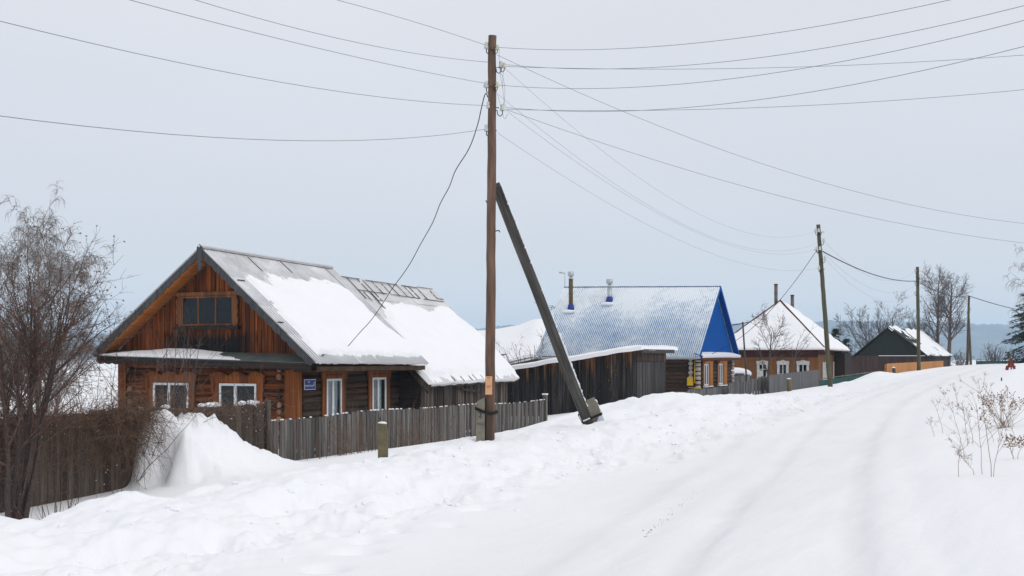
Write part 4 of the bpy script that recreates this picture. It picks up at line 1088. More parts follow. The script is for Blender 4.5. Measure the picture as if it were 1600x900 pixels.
# slanted cut top
for (px, py, sd, mt) in ((760, 71, -1, 'insulator'), (777, 74, 1, 'insulator_yellow'), (783, 101, 1, 'insulator'), (788, 102, 1, 'insulator_yellow'), (760, 132, -1, 'insulator'), (777, 132, 1, 'insulator_yellow'), (785, 168, 1, 'insulator'), (763.5, 164, -1, 'insulator'), (760, 200, -1, 'insulator')):
    insulator(main, pp(px, py, 24.98 if mt == 'insulator' else 24.9), sd, 1.25 if mt == 'insulator' else .95, mt)
mb = MB(); mb.tube([pp(769, 318), pp(761, 317), pp(759, 313)], .012, 5); mb.tube([pp(774, 361), pp(780, 360), pp(781, 363)], .012, 5); build('hook', mb, 'iron', main)
mb = MB()
for a, c, m_ in (((780, 76), (786, 140), (779, 110)), ((787, 108), (790, 168), (783, 140)), ((781, 110), (786, 165), (794, 135)), ((775, 140), (786, 180), (781, 160)), ((786, 180), (793, 178), (788, 192)), ((757, 137), (762, 132), (752, 131))):
    pts = []
    for i in range(11):
        t = i/10; X = (1-t)**2*a[0]+2*t*(1-t)*m_[0]+t*t*c[0]; Yp = (1-t)**2*a[1]+2*t*(1-t)*m_[1]+t*t*c[1]; pts.append(pp(X, Yp, 24.95))
    mb.tube(pts, .0045, 4)
build('jumper_wire', mb, 'wire', main)
# concrete stub, binding, notice
mb = MB(); a0 = pp(743.5, 0, 24.93).x; a1 = pp(757.5, 0, 24.93).x
mb.hexa([(a0, -.12, -2.4), (a1, -.12, -2.4), (a1, .10, -2.4), (a0, .10, -2.4), (a0+.01, -.12, -.90), (a1, -.12, -.80), (a1, .10, -.80), (a0+.01, .10, -.90)])
st = build('concrete_stub', mb, 'concrete', main)
def FM(x, y, z): return Matrix.Translation((x, y, z)) @ Matrix.Rotation(R(90), 4, 'X')
text_part('pole_number', '2', .16, 'paint_dark', st, FM((a0+a1)/2, -.125, -1.16)); text_part('pole_code', '10-2', .085, 'paint_dark', st, FM((a0+a1)/2, -.125, -1.34))
mb = MB()
for dz in (0, .022, -.02):
    mb.tube([(a0-.012, -.135, -1.02+dz), (a1, -.135, -1.10+dz), (a1+.14, -.125, -1.13+dz), (a1+.27, -.02, -1.10+dz), (a1+.2, .13, -1.1+dz), (a0, .125, -1.03+dz), (a0-.012, -.135, -1.02+dz)], .011, 5)
build('wire_binding', mb, 'iron', main)
mb = MB(); q0, q1 = pp(758.5, 588, 24.87), pp(769, 616.5, 24.87); mb.box(q0.x, q1.x, q0.y-.015, q0.y-.010, q1.z, q0.z); nt_ = build('paper_notice', mb, 'paper', main); nt_['label'] = 'narrow peach paper notice with red print'
zc = (q0.z+q1.z)/2; mb = MB(); mb.box(q0.x+.005, q1.x-.005, q0.y-.018, q0.y-.0155, zc-.002, zc+.002); build('fold_line', mb, 'ink_red', nt_)
text_part('print', 'ТИТ', .042, 'ink_red', nt_, FM((q0.x+q1.x)/2, q0.y-.018, q0.z-.035)); text_part('print', 'ПИТ', .040, 'ink_red', nt_, FM((q0.x+q1.x)/2, q0.y-.018, zc-.035))
# brace
S = pp(775, 291, 25.12); E = pp(921, 668, 30.2); d_ = (E-S).normalized(); E2 = E+d_*.7
mb = MB(); seg = 14
rnb = random.Random(6); pts = [S+(E2-S)*(i/seg) for i in range(seg+1)]
side = d_.cross(Vector((0, -1, 0))).normalized(); dep = side.cross(d_).normalized()
for i in range(seg):
    w0 = .098+.030*i/seg; w1 = .098+.030*(i+1)/seg; o0 = side*math.sin(i*.9)*.006; o1 = side*math.sin((i+1)*.9)*.006
    p, q = pts[i]+o0, pts[i+1]+o1
    A_ = [p-side*w0-dep*w0, p+side*w0-dep*w0, p+side*w0+dep*w0, p-side*w0+dep*w0]; B_ = [q-side*w1-dep*w1, q+side*w1-dep*w1, q+side*w1+dep*w1, q-side*w1+dep*w1]
    mb.hexa(A_+B_)
br = build('brace', mb, 'strut_wood', main); br.data.transform(Matrix.Translation((0, 0, 0)))
Rb = d_.to_track_quat('Z', 'Y').to_matrix().to_4x4(); Tb = Matrix.Translation(S-Vector((0, 0, ZB[br.name]))) @ Rb
br.data.transform(Tb.inverted()); br.matrix_local = Tb
br['label'] = 'slanting squared grey timber brace with a line of snow'
up = side if side.z > 0 else -side
mb = MB()
for i in range(150):
    t = rnb.uniform(.04, .90)
    if t < .45 and rnb.random() < .6: continue
    w = .10+.030*t; p = S+(E2-S)*t+up*(w+.006)+dep*rnb.uniform(-.10, .10); mb.blob(p, rnb.uniform(.018, .05), 6, (.7, .8, 1.3))
sl = build('snow_line', mb, 'snow', br); sl.data.transform(Tb.inverted())
def along(px, py, Y): return pp(px, py, Y)
L_ = (E-S).length; e0 = S+d_*(L_-.80); e1 = S+d_*(L_+.55); off = up*(.128+.135)
mb = MB(); A_ = [e0+off-up*.135-dep*.12, e0+off+up*.125-dep*.12, e0+off+up*.125+dep*.12, e0+off-up*.135+dep*.12]; B_ = [e1+off-up*.135-dep*.12, e1+off+up*.135-dep*.12, e1+off+up*.135+dep*.12, e1+off-up*.135+dep*.12]
mb.hexa(A_+B_); bs = build('brace_stub', mb, 'concrete', main)
mb = MB(); c_ = S+d_*(L_-.42)
for dz in (0, .022, -.022):
    k = c_+d_*dz; mb.tube([k-up*.14-dep*.14, k+up*.41-dep*.135, k+up*.41+dep*.135, k-up*.14+dep*.14, k-up*.14-dep*.14], .009, 5)
build('wire_binding', mb, 'iron', bs)
mb = MB(); k0 = S+d_*(L_-.36); y_ = -dep*.128 if dep.y > 0 else dep*.128
mb.prism([k0+up*.30+y_, k0+up*.40+y_, k0+up*.405+d_*.36+y_, k0+up*.29+d_*.36+y_, k0+up*.22+d_*.12+y_], y_.normalized()*.012); build('white_tag', mb, 'paper_white', bs)
mb = MB()
for i in range(16): mb.blob(e0+off+up*.12+d_*(i*.04)+dep*rnb.uniform(-.08, .08), rnb.uniform(.02, .035), 6)
for i in range(6): mb.blob(c_-dep*.15*(1 if dep.y > 0 else -1)+up*(-.08+i*.03)-d_*.03, .022, 6)
build('snow_cap', mb, 'snow', bs)

q2 = at(1290, 603, 60)
p2 = pole('utility_pole', 'greenish wooden pole leaning slightly before the brown hipped house', at(1299, 0, 60)[0], 60, at(0, 351, 60)[2], -1.38, .125, .095, 'pole_green', (at(1279.5, 0, 60)[0]-at(1300, 0, 60)[0], 0), 11)
def rel(o, px, py, Y): a = at(px, py, Y); return Vector((a[0]-o.location.x, a[1]-o.location.y, a[2]))
for (px, py, sd) in ((1274.5, 360, -1), (1279, 360, -1), (1287, 375, 1), (1276, 388, -1), (1281, 388, 1), (1289, 403, 1), (1279.5, 418, -1)):
    insulator(p2, rel(p2, px, py, 59.85), sd, 1.7)
p3 = pole('utility_pole', 'thin green pole standing before the orange board fence', at(1436, 0, 94)[0], 94, at(0, 417, 94)[2], -.98, .15, .12, 'pole_green', (at(1433.5, 0, 94)[0]-at(1436, 0, 94)[0], 0), 12)
for (px, py, sd) in ((1430, 422, -1), (1437, 431, 1), (1430, 441, -1), (1438, 440, 1), (1430, 457, -1)): insulator(p3, rel(p3, px, py, 93.8), sd, 1.9)
p4 = pole('utility_pole', 'farthest pole, brown with a second leg propping it, right of the tall bare trees', at(1511, 0, 140)[0], 140, at(0, 462, 140)[2], -.95, .16, .12, 'pole_brown', (at(1514.0, 0, 140)[0]-at(1511, 0, 140)[0], 0), 13)
mb = MB(); mb.tube([rel(p4, 1513, 478, 139.7), rel(p4, 1517, 572, 139)], [.11, .15], 8); build('brace', mb, 'pole_green', p4)
for (px, py, sd) in ((1510.5, 468, -1), (1516, 482, 1), (1511, 487, -1)): insulator(p4, rel(p4, px, py, 139.7), sd, 2.2)
# posts
x_, y_ = onv(599, 11); pz = gz(x_, y_)
c = thing('concrete_post', 'short mossy concrete post with a snow cap in the snow before the grey fence', 'post', (x_, y_, pz)); zt = at(0, 661, y_)[2]
mb = MB(); mb.box(-.088, .078, -.09, .08, pz-.6, zt-.14); mb.hexa([(-.095, -.1, zt-.14), (.075, -.1, zt-.14), (.075, .08, zt-.14), (-.095, .08, zt-.14), (-.092, -.09, zt), (.045, -.09, zt-.015), (.045, .07, zt-.015), (-.092, .07, zt)]); build('shaft', mb, 'concrete_post', c)
mb = MB(); mb.blob((-.02, 0, zt), .085, 10, (1, 1, .32)); build('snow_cap', mb, 'snow', c)
x_, y_ = onv(1232.5, 12.8); pz = gz(x_, y_)
c = thing('wooden_stump_post', 'short brown wooden post in the snow before the solid grey fence', 'post', (x_, y_, pz)); zt = at(0, 592, y_)[2]
mb = MB(); mb.tube([(.04, 0, pz-.4), (0, 0, zt)], [.12, .11], 9); build('shaft', mb, 'stump_wood', c); mb = MB(); mb.blob((0, 0, zt), .12, 8, (1, 1, .4)); build('snow_cap', mb, 'snow', c)
x_, y_ = onv(1396, 10.9); pz = gz(x_, y_)
c = thing('leaning_stump', 'small snow-topped post before the left end of the orange fence', 'post', (x_, y_, pz)); mb = MB(); mb.tube([(.15, 0, pz-.3), (0, 0, -.66)], [.12, .11], 8); build('shaft', mb, 'strut_wood', c); mb = MB(); mb.blob((0, 0, -.64), .13, 8, (1, 1, .5)); build('snow_cap', mb, 'snow', c)
# antenna mast by the brown house
a = at(1163, 0, 74); c = thing('antenna_mast', 'thin wooden mast with a small antenna left of the brown house', 'antenna', (a[0], a[1], -2.3)); mb = MB(); mb.tube([(.2, 0, -2.3), (-.1, 0, at(0, 503, 74)[2])], .05, 6); build('mast', mb, 'strut_wood', c)
mb = MB(); zt = at(0, 505, 74)[2]; mb.tube([(-.75, 0, zt-.12), (.25, 0, zt+.05)], .03, 5); mb.tube([(-.4, -.3, zt-.06), (-.4, .3, zt-.06)], .02, 4); mb.tube([(-.1, -.3, zt-.02), (-.1, .3, zt-.02)], .02, 4); build('aerial', mb, 'iron', c)
# snow heap on a low woodpile behind the fences
x_, y_ = onv(1152, 19.3); c = thing('covered_woodpile', 'low pile under rounded snow between the blue-roofed and brown houses', 'woodpile', (x_, y_, -2.2), ROT)
mb = MB(); mb.box(-1.2, 1.6, -.6, 1.3, -2.2, -.95); build('pile', mb, 'barn_boards', c); mb = MB(); mb.blob((.2, .3, -.98), 1.35, 16, (1.15, .85, .30)); build('snow_cover', mb, 'snow', c)
# red trestle
a = at(1579, 582, 55); g_ = gz(a[0], a[1]); k = Vector((a[0], a[1], g_)); W = 62/1900
c = thing('red_trestle', 'small red A-shaped wooden trestle standing in the snow at the right', 'trestle', tuple(k))
def tq(dx, dy): return (dx*W, 0, g_+.02+dy*W)
mb = MB(); mb.beam(tq(-5, 0), tq(-.5, 9.5), .09, .08); mb.beam(tq(-4, 3), tq(-5.5, -1), .14, .10); build('leg', mb, 'red_sign', c)
mb = MB(); mb.beam(tq(5.5, 0), tq(0, 15), .09, .08); build('leg', mb, 'red_sign', c)
mb = MB(); mb.beam(tq(-6, 3.6), tq(6.5, 3.6), .08, .08); mb.beam(tq(-4.5, 9.5), tq(3.5, 9), .08, .09); build('crossbar', mb, 'red_sign', c)
mb = MB(); mb.beam(tq(1.5, -4), tq(-1, 19), .05, .05); build('stake', mb, 'stump_wood', c)
a = at(1565.5, 588, 45); g_ = gz(a[0], a[1]); c = thing('tiny_peg', 'tiny dark peg sticking out of the snow left of the red trestle', 'peg', (a[0], a[1], g_)); mb = MB(); mb.tube([(0, 0, g_-.1), (-.02, 0, g_+.12)], [.03, .02], 6); build('stick', mb, 'iron', c)

# ================================================================== wires
def fit_wire(S, E2, pts):
    """S start (3-D), E2 far end (x,y); height of the end and sag solved so that the wire passes the seen points"""
    A, B = [], []
    dx, dy = E2[0]-S[0], E2[1]-S[1]
    for px, py in pts:
        k = (px-800)/1900; t = (k*S[1]-S[0])/(dx-k*dy); Y = S[1]+t*dy; z = (560-py)/1900*Y
        A.append([t, -4*t*(1-t)]); B.append(z-S[2]*(1-t)-0*t)
    (ze, sag), *_ = np.linalg.lstsq(np.array(A), np.array(B), rcond=None)
    return ze, sag
def wire(label, S, E, sag, r=.0045, mat='wire', name='power_line', n=48, group='power lines strung from the poles', cat='wire', wob=0, sub=None):
    S = Vector(S); E = Vector(E); h = []; rn = random.Random(3)
    for i in range(n+1):
        t = i/n; p = S.lerp(E, t)-Vector((0, 0, 4*sag*t*(1-t)))
        if wob: p += Vector((math.sin(i*1.9)*wob, 0, math.sin(i*2.7+1)*wob))
        h.append(p)
    mb = MB(); mb.tube([tuple(p) for p in h], r, 5); o = build(name, mb, mat); tag(o, label, cat, group); return o
LP = (-16.46, -10.0)
for (s, pts, lab) in (((757, 70), ((527, 0),), 'topmost thin wire running up left from the tall brown pole'),
                      ((762, 97), ((600, 75), (305, 0)), 'second thin wire from the top running left from the tall brown pole'),
                      ((757, 130), ((600, 100), (400, 50), (200, 0)), 'third thin wire from the top running left from the tall brown pole'),
                      ((762, 165), ((600, 152), (400, 122), (0, 33)), 'fourth thin wire running left, reaching the left edge near the top'),
                      ((757, 202), ((560, 219), (300, 213), (0, 181)), 'lowest thin wire running left, sagging over the log house')):
    S3 = at(s[0], s[1], 24.98)
    if len(pts) == 1: pts = pts+((642, 32.5),)
    ze, sg = fit_wire(S3, LP, pts); wire(lab, S3, (LP[0], LP[1], ze), sg)
RP = (12.5, 9.0)
for (s, pts, e2, lab) in (((779, 74), ((980, 76), (1250, 45), (1485, 0)), RP, 'topmost wire sweeping up to the right across the road'),
                      ((790, 101), ((1000, 105), (1300, 75), (1600, 8)), RP, 'second wire sweeping up to the right edge near the corner'),
                      ((790, 104), ((1050, 108), (1300, 103), (1600, 86)), (20, 22), 'flat wire reaching the right edge below the two steep ones'),
                      ((780, 133), ((900, 139), (1200, 115), (1600, 32)), RP, 'third wire sweeping up to the right across the road'),
                      ((790, 168), ((1100, 165), (1350, 130), (1600, 72)), RP, 'lowest of the wires sweeping up to the right'),
                      ((790, 171), ((1000, 172), (1200, 168), (1600, 140)), (20, 22), 'lower flat wire running nearly level to the right edge'),
                      ((777, 86), ((980, 185), (1250, 270), (1600, 350)), (42, 50), 'upper wire running down right over the far houses'),
                      ((793, 172), ((1000, 245), (1300, 325), (1600, 380)), (42, 50), 'lower wire running down right over the far houses')):
    S3 = at(s[0], s[1], 25.0); ze, sg = fit_wire(S3, e2, pts); wire(lab, S3, (e2[0], e2[1], ze), sg)
for (s, m_, e, lab) in (((786, 104), (1040, 305), (1274, 361), 'uppermost thin wire from the tall pole to the leaning green pole'),
                   ((779, 148), (1020, 325), (1286, 376), 'second thin wire from the tall pole to the leaning green pole'),
                   ((790, 172), (1050, 345), (1276, 389), 'third thin wire from the tall pole to the leaning green pole'),
                   ((778, 208), (1000, 345), (1279, 419), 'lowest thin wire from the tall pole to the leaning green pole')):
    S3 = at(s[0], s[1], 25.0); E3 = at(e[0], e[1], 59.85)
    k = (m_[0]-800)/1900; t = (k*S3[1]-S3[0])/((E3[0]-S3[0])-k*(E3[1]-S3[1])); Y = S3[1]+t*(E3[1]-S3[1]); z = (560-m_[1])/1900*Y
    wire(lab, S3, E3, (S3[2]*(1-t)+E3[2]*t-z)/(4*t*(1-t)), .0032)
for (s, e, sg, lab) in (((1287, 376), (1430, 423), 1.3, 'upper thin wire between the two green poles'), ((1281, 389), (1437, 441), 1.4, 'middle thin wire between the two green poles'), ((1289, 404), (1430, 458), 1.3, 'lower thin wire between the two green poles')):
    wire(lab, at(s[0], s[1], 59.9), at(e[0], e[1], 94), sg, .0045)
wire('thick dark cable between the leaning green pole and the thin green pole', at(1286, 393, 60), at(1433, 439, 93.9), .45, .028, 'wire_black', 'overhead_cable', group='thick dark cables')
wire('thick dark cable between the thin green pole and the farthest pole', at(1433, 439, 93.9), at(1513, 462, 139.8), .5, .038, 'wire_black', 'overhead_cable', group='thick dark cables')
wire('thick dark cable leaving the farthest pole to the right edge', at(1513, 462, 139.8), at(1640, 492, 170), .3, .045, 'wire_black', 'overhead_cable', group='thick dark cables')
wire('dark cable dropping from the leaning green pole past the brown roof to the blue-roofed house', at(1276, 391, 60), at(1112, 553, 62.5), .75, .013, 'wire_black', 'service_cable', group='thick dark cables')
# wavy black service cable to the log house
def pathcable():
    P = [(762, 152, 25), (760, 146, 25), (757, 150, 25.0), (752, 170, 25.3), (746, 196, 26.0), (733, 232, 27.2), (712, 266, 28.6), (702, 292, 29.4), (688, 318, 30.4), (676, 348, 31.5), (658, 380, 32.9), (643, 408, 34.0), (630, 428, 34.9), (612, 452, 36.0), (597, 476, 37.0), (580, 500, 37.9), (561, 521, 38.7), (543, 542, 39.3), (522, 566, 39.7)]
    pts = [Vector(at(*p)) for p in P]; out = []
    for i in range(len(pts)-1):
        p0 = pts[max(i-1, 0)]; p1 = pts[i]; p2_ = pts[i+1]; p3_ = pts[min(i+2, len(pts)-1)]
        for k in range(5):
            t = k/5; out.append(.5*((2*p1)+(-p0+p2_)*t+(2*p0-5*p1+4*p2_-p3_)*t*t+(-p0+3*p1-3*p2_+p3_)*t**3))
    out.append(pts[-1]); mb = MB(); mb.tube([tuple(p) for p in out], .011, 5)
    tag(build('service_cable', mb, 'wire_black'), 'wavy black cable dropping from the tall brown pole to the log house eave', 'wire', 'thick dark cables')
pathcable()

# ================================================================== trees
def rvec(rn): 
    while True:
        v = Vector((rn.uniform(-1, 1), rn.uniform(-1, 1), rn.uniform(-1, 1)))
        if .05 < v.length < 1: return v.normalized()
def grow(rn, segs, p, d, L, r, lv, P, tips=None):
    prm = P[lv]; n = prm.get('n', 6); pts = [p.copy()]; rad = [r]; end = r*prm.get('taper', .35); dd = d.normalized()
    for i in range(n):
        dd = (dd+rvec(rn)*prm.get('wander', .12)+Vector((0, 0, prm.get('up', 0)))*((i+1)/n)).normalized()
        p = p+dd*(L/n); pts.append(p.copy()); rad.append(r+(end-r)*(i+1)/n)
    segs.append((lv, pts, rad))
    if lv+1 < len(P):
        c = P[lv+1]; k = int(c['count']*(rn.uniform(.8, 1.2))*(1 if not c.get('bylen') else L/c['bylen']))
        for j in range(k):
            t = rn.uniform(c.get('t0', .25), 1.0)**c.get('tp', 1.0); f = t*n; i = min(int(f), n-1); q = pts[i].lerp(pts[i+1], f-i)
            ax = (pts[i+1]-pts[i]).normalized(); s = ax.cross(rvec(rn)).normalized(); an = R(rn.uniform(*c['ang']))
            nd = (ax*math.cos(an)+s*math.sin(an)).normalized()
            if 'flat' in c: nd.z *= c['flat']
            grow(rn, segs, q, nd, L*rn.uniform(*c['len'])*(1-.45*t*c.get('short', 1)), max(rad[i]*c.get('rr', .5), c.get('rmin', .003)), lv+1, P, tips)
    elif tips is not None: tips.append(pts[-1])
def tree(name, label, cat, x, y, z, stems, P, seed, bark, twig, group=None, split=1, sides=(8, 6, 4, 3, 3), heads=None, trunkname='trunk', crownname='crown'):
    rn = random.Random(seed); h = thing(name, label, cat, (x, y, z), 0, group); segs = []; tips = []
    for (dx, dy, d, L, r) in stems: grow(rn, segs, Vector((dx, dy, -.3)), Vector(d), L, r, 0, P, tips)
    a, b = MB(), MB()
    for lv, pts, rad in segs:
        (a if lv < split else b).tube([(p.x, p.y, p.z+z) for p in pts], rad, sides[min(lv, len(sides)-1)], False)
    build(trunkname, a, bark, h)
    if b.v: build(crownname, b, twig, h)
    if heads and tips:
        c = MB()
        for t in tips:
            if rn.random() < heads[1]:
                for k in range(heads[3]): c.blob((t.x+rn.uniform(-1, 1)*heads[2]*1.6, t.y+rn.uniform(-1, 1)*heads[2]*1.6, t.z+z-rn.uniform(0, 1)*heads[2]*2), heads[2]*rn.uniform(.6, 1.2), 5)
        build(heads[4], c, heads[0], h)
    return h, len(segs)
# big rowan by the tall fence
x_, y_ = -8.42, 20.3; g_ = gz(x_, y_)
ROW = [dict(n=9, wander=.10, up=.05, taper=.35), dict(count=11, ang=(18, 50), len=(.42, .70), rr=.50, t0=.34, n=8, wander=.13, up=.06, short=.9),
       dict(count=9, ang=(22, 60), len=(.38, .62), rr=.5, t0=.15, n=6, wander=.16, up=.04, rmin=.004), dict(count=5, ang=(25, 65), len=(.3, .6), rr=.6, t0=.2, n=4, wander=.2, rmin=.0032)]
stems = []; rn = random.Random(77)
for i in range(7):
    a = rn.uniform(0, 6.28); l = rn.uniform(.05, .25); stems.append((math.cos(a)*.22, math.sin(a)*.16, (math.cos(a)*l-.04, math.sin(a)*l*.7, 1), rn.uniform(3.3, 4.5), rn.uniform(.028, .060)))
stems += [(.05, .0, (.30, .1, 1.0), 4.2, .026), (-.05, .1, (.14, -.1, 1.0), 4.2, .028), (-.1, 0, (-.5, .1, .9), 3.6, .034), (-.15, 0, (-.2, .1, .9), 3.9, .050)]
t1, n1 = tree('rowan_tree', 'large many-stemmed bare rowan with reddish twigs before the tall dark fence', 'tree', x_, y_, g_, stems, ROW, 5, 'bark_rowan', 'twig_rowan', sides=(7, 5, 3, 3), heads=('berry', .14, .011, 3, 'berries'))
# birch behind it
x_, y_ = at(58, 0, 40)[:2]; g_ = -3.3
BIR = [dict(n=14, wander=.03, up=.04, taper=.12), dict(count=42, ang=(25, 55), len=(.20, .34), rr=.38, t0=.22, n=7, wander=.10, up=-.02, short=.70),
       dict(count=8, ang=(20, 60), len=(.3, .55), rr=.4, t0=.25, n=6, wander=.12, up=-.35, rmin=.008), dict(count=8, ang=(20, 60), len=(.8, 1.5), rr=.6, t0=.1, n=6, wander=.10, up=-.95, rmin=.0065)]
t2, n2 = tree('birch_tree', 'tall pale birch with fine drooping twigs behind the rowan', 'tree', x_, y_, g_, [(0, 0, (.02, 0, 1), 8.0, .12), (-.9, .2, (-.14, 0, 1), 7.2, .09), (.4, 0, (.13, 0, 1), 6.6, .07), (-.3, .3, (-.06, 0, 1), 7.3, .08)], BIR, 12, 'bark_birch', 'twig_birch', split=1, sides=(8, 4, 3, 3))
def bush(name, label, x, y, z, hgt, spread, nst, seed, mat, group=None, dens=1.0, thick=.010, fine=.0035, cat='bush', P=None):
    rn = random.Random(seed); st = []
    for i in range(nst):
        a = rn.uniform(0, 6.28); l = rn.uniform(.0, 1.0)*spread; st.append((math.cos(a)*l*.35, math.sin(a)*l*.35, (math.cos(a)*l, math.sin(a)*l, 1), hgt*rn.uniform(.7, 1.05)+.3, thick*rn.uniform(.7, 1.3)))
    P = P or [dict(n=6, wander=.10, up=.06, taper=.4), dict(count=6*dens, ang=(18, 50), len=(.35, .6), rr=.6, t0=.15, n=5, wander=.15, up=.05, rmin=fine), dict(count=4*dens, ang=(20, 60), len=(.3, .6), rr=.7, t0=.2, n=3, wander=.2, rmin=fine)]
    return tree(name, label, cat, x, y, z, st, P, seed, mat, mat, group, sides=(5, 3, 3), trunkname='stems', crownname='twigs')
a = at(285, 0, 33); bush('bare_bush', 'thin bare bush rising in front of the log house windows', a[0]-.2, a[1], -2.9, 3.6, .35, 9, 21, 'twig_dark', thick=.016)
a = at(235, 0, 27.5); bush('bare_bush', 'arching pale-brown bush over the tall fence left of the log house', a[0], a[1], -2.7, 3.0, .8, 8, 22, 'vine', thick=.012, P=[dict(n=8, wander=.16, up=-.12, taper=.4), dict(count=5, ang=(18, 60), len=(.35, .7), rr=.6, t0=.15, n=6, wander=.25, up=-.1, rmin=.004), dict(count=3, ang=(20, 70), len=(.3, .6), rr=.7, t0=.2, n=4, wander=.3, rmin=.0035)])
a = at(548, 0, 36.5); bush('bare_bush', 'purplish bare bush between the two side windows of the log house', a[0], a[1], -2.8, 1.6, .9, 16, 23, 'twig_dark')
a = at(613, 0, 39.5); bush('bare_bush', 'sparse bare bush behind the grey fence near the plank barn', a[0], a[1], -2.8, 1.75, .8, 8, 24, 'twig_dark', dens=.8)
a = at(560, 0, 31.5); bush('low_brush', 'brown brush in front of the grey fence left of the concrete post', a[0], a[1], gz(a[0], a[1]), .95, 1.1, 16, 25, 'vine')
a = at(650, 0, 33.8); bush('low_brush', 'brown brush in front of the grey fence right of the concrete post', a[0], a[1], gz(a[0], a[1]), .95, 1.2, 16, 26, 'vine')
a = at(500, 0, 30.3); bush('low_brush', 'few dry stalks at the left part of the grey fence', a[0], a[1], gz(a[0], a[1]), .7, .9, 5, 27, 'vine')
a = at(795, 0, 66); bush('bare_bush', 'grey bare bush behind the shed roof, left clump', a[0], a[1], -2.4, 2.5, .75, 20, 28, 'twig_dark', thick=.02, fine=.008)
a = at(833, 0, 66); bush('bare_bush', 'taller grey bare bush behind the shed roof against the blue roof edge', a[0]-.1, a[1], -2.4, 3.5, .55, 18, 29, 'twig_dark', thick=.022, fine=.008)
# young shoots at the foot of the rowan
a = at(50, 0, 20); bush('brush_shoots', 'dark shoots growing from the hollow under the rowan', a[0]+.35, a[1], gz(a[0]+.35, a[1])-.1, .75, .9, 16, 30, 'twig_rowan', dens=.4)
# trees of the far part of the street
FT = [dict(n=9, wander=.07, up=.03, taper=.3), dict(count=14, ang=(22, 50), len=(.42, .66), rr=.45, t0=.28, n=7, wander=.13, up=.10, short=.8), dict(count=9, ang=(20, 55), len=(.4, .6), rr=.5, t0=.15, n=5, wander=.16, up=.05, rmin=.014), dict(count=6, ang=(20, 60), len=(.35, .6), rr=.6, t0=.2, n=3, wander=.2, rmin=.011)]
a = at(1198, 0, 76); tree('bare_tree', 'bare apple tree before the left window of the brown house', 'tree', a[0], a[1], -2.2, [(0, 0, (.02, 0, 1), 4.1, .09)], [FT[0], dict(FT[1], len=(.5, .75), t0=.35), dict(FT[2], rmin=.012), dict(FT[3], rmin=.009, count=5)], 31, 'twig_dark', 'twig_dark', 'bare trees by the far houses', sides=(7, 4, 3, 3))
a = at(1240, 0, 78); tree('bare_tree', 'smaller bare tree against the snowy hipped roof', 'tree', a[0], a[1], -2.2, [(-.2, 0, (.12, 0, 1), 3.7, .06)], [FT[0], dict(FT[1], t0=.5, count=8), dict(FT[2], rmin=.010, count=6)], 33, 'twig_far', 'twig_far', 'bare trees by the far houses', sides=(7, 4, 3, 3))
a = at(1390, 0, 142); tree('bare_tree', 'broad bare tree spreading above the dark green gable', 'tree', a[0], a[1], -2.5, [(0, 0, (-.25, 0, 1), 7.3, .17), (.5, 0, (.12, 0, 1), 7.6, .16), (-.4, 0, (-.85, 0, 1), 7.6, .13), (.4, 0, (.6, 0, 1), 6.4, .12), (0, 0, (-.5, .2, 1), 7.3, .13)], [FT[0], FT[1], dict(FT[2], rmin=.022), dict(FT[3], rmin=.017)], 34, 'twig_dark', 'twig_far', 'bare trees by the far houses', sides=(6, 4, 3, 3))
TT = [dict(n=10, wander=.04, up=.05, taper=.22), dict(count=30, ang=(28, 62), len=(.32, .50), rr=.36, t0=.20, n=6, wander=.14, up=.14, short=.85), dict(count=12, ang=(20, 50), len=(.4, .65), rr=.5, t0=.15, n=4, wander=.15, up=.05, rmin=.017), dict(count=6, ang=(20, 60), len=(.4, .65), rr=.6, t0=.2, n=3, wander=.2, rmin=.013)]
a = at(1466, 0, 138); tree('bare_tree', 'left one of the two tall bare trees behind the orange fence', 'tree', a[0], a[1], -1.2, [(0, 0, (-.02, 0, 1), 9.8, .26)], TT, 35, 'twig_dark', 'twig_far', 'bare trees by the far houses', sides=(8, 4, 3, 3))
a = at(1481, 0, 134); tree('bare_tree', 'right one of the two tall bare trees, its trunk clear of the orange fence', 'tree', a[0], a[1], -1.0, [(0, 0, (.03, 0, 1), 9.5, .27)], TT, 36, 'twig_dark', 'twig_far', 'bare trees by the far houses', sides=(8, 4, 3, 3))
a = at(1552, 0, 165); bush('bare_bush', 'low spreading bare bush on the crest beyond the snow', a[0], a[1], -1.6, 3.5, .95, 20, 37, 'twig_far', thick=.06, fine=.02)
a = at(1500, 0, 155); bush('bare_bush', 'frosted bush beneath the farthest pole', a[0], a[1], -1.6, 2.6, .95, 16, 38, 'twig_far', thick=.05, fine=.02)
a = at(1340, 0, 128); bush('bare_bush', 'pinkish bare thicket left of the dark green gable', a[0], a[1], -2.4, 3.6, .9, 22, 39, 'twig_far', thick=.05, fine=.018)
a = at(1624, 0, 118); tree('birch_tree', 'drooping birch at the right edge above the spruce', 'tree', a[0], a[1], -1.0, [(0, 0, (-.02, 0, 1), 12.0, .2)], [BIR[0], dict(BIR[1], len=(.2, .30), count=26), dict(BIR[2], rmin=.018, count=6), dict(BIR[3], rmin=.013, count=5)], 40, 'bark_birch', 'twig_birch', sides=(8, 4, 3, 3))
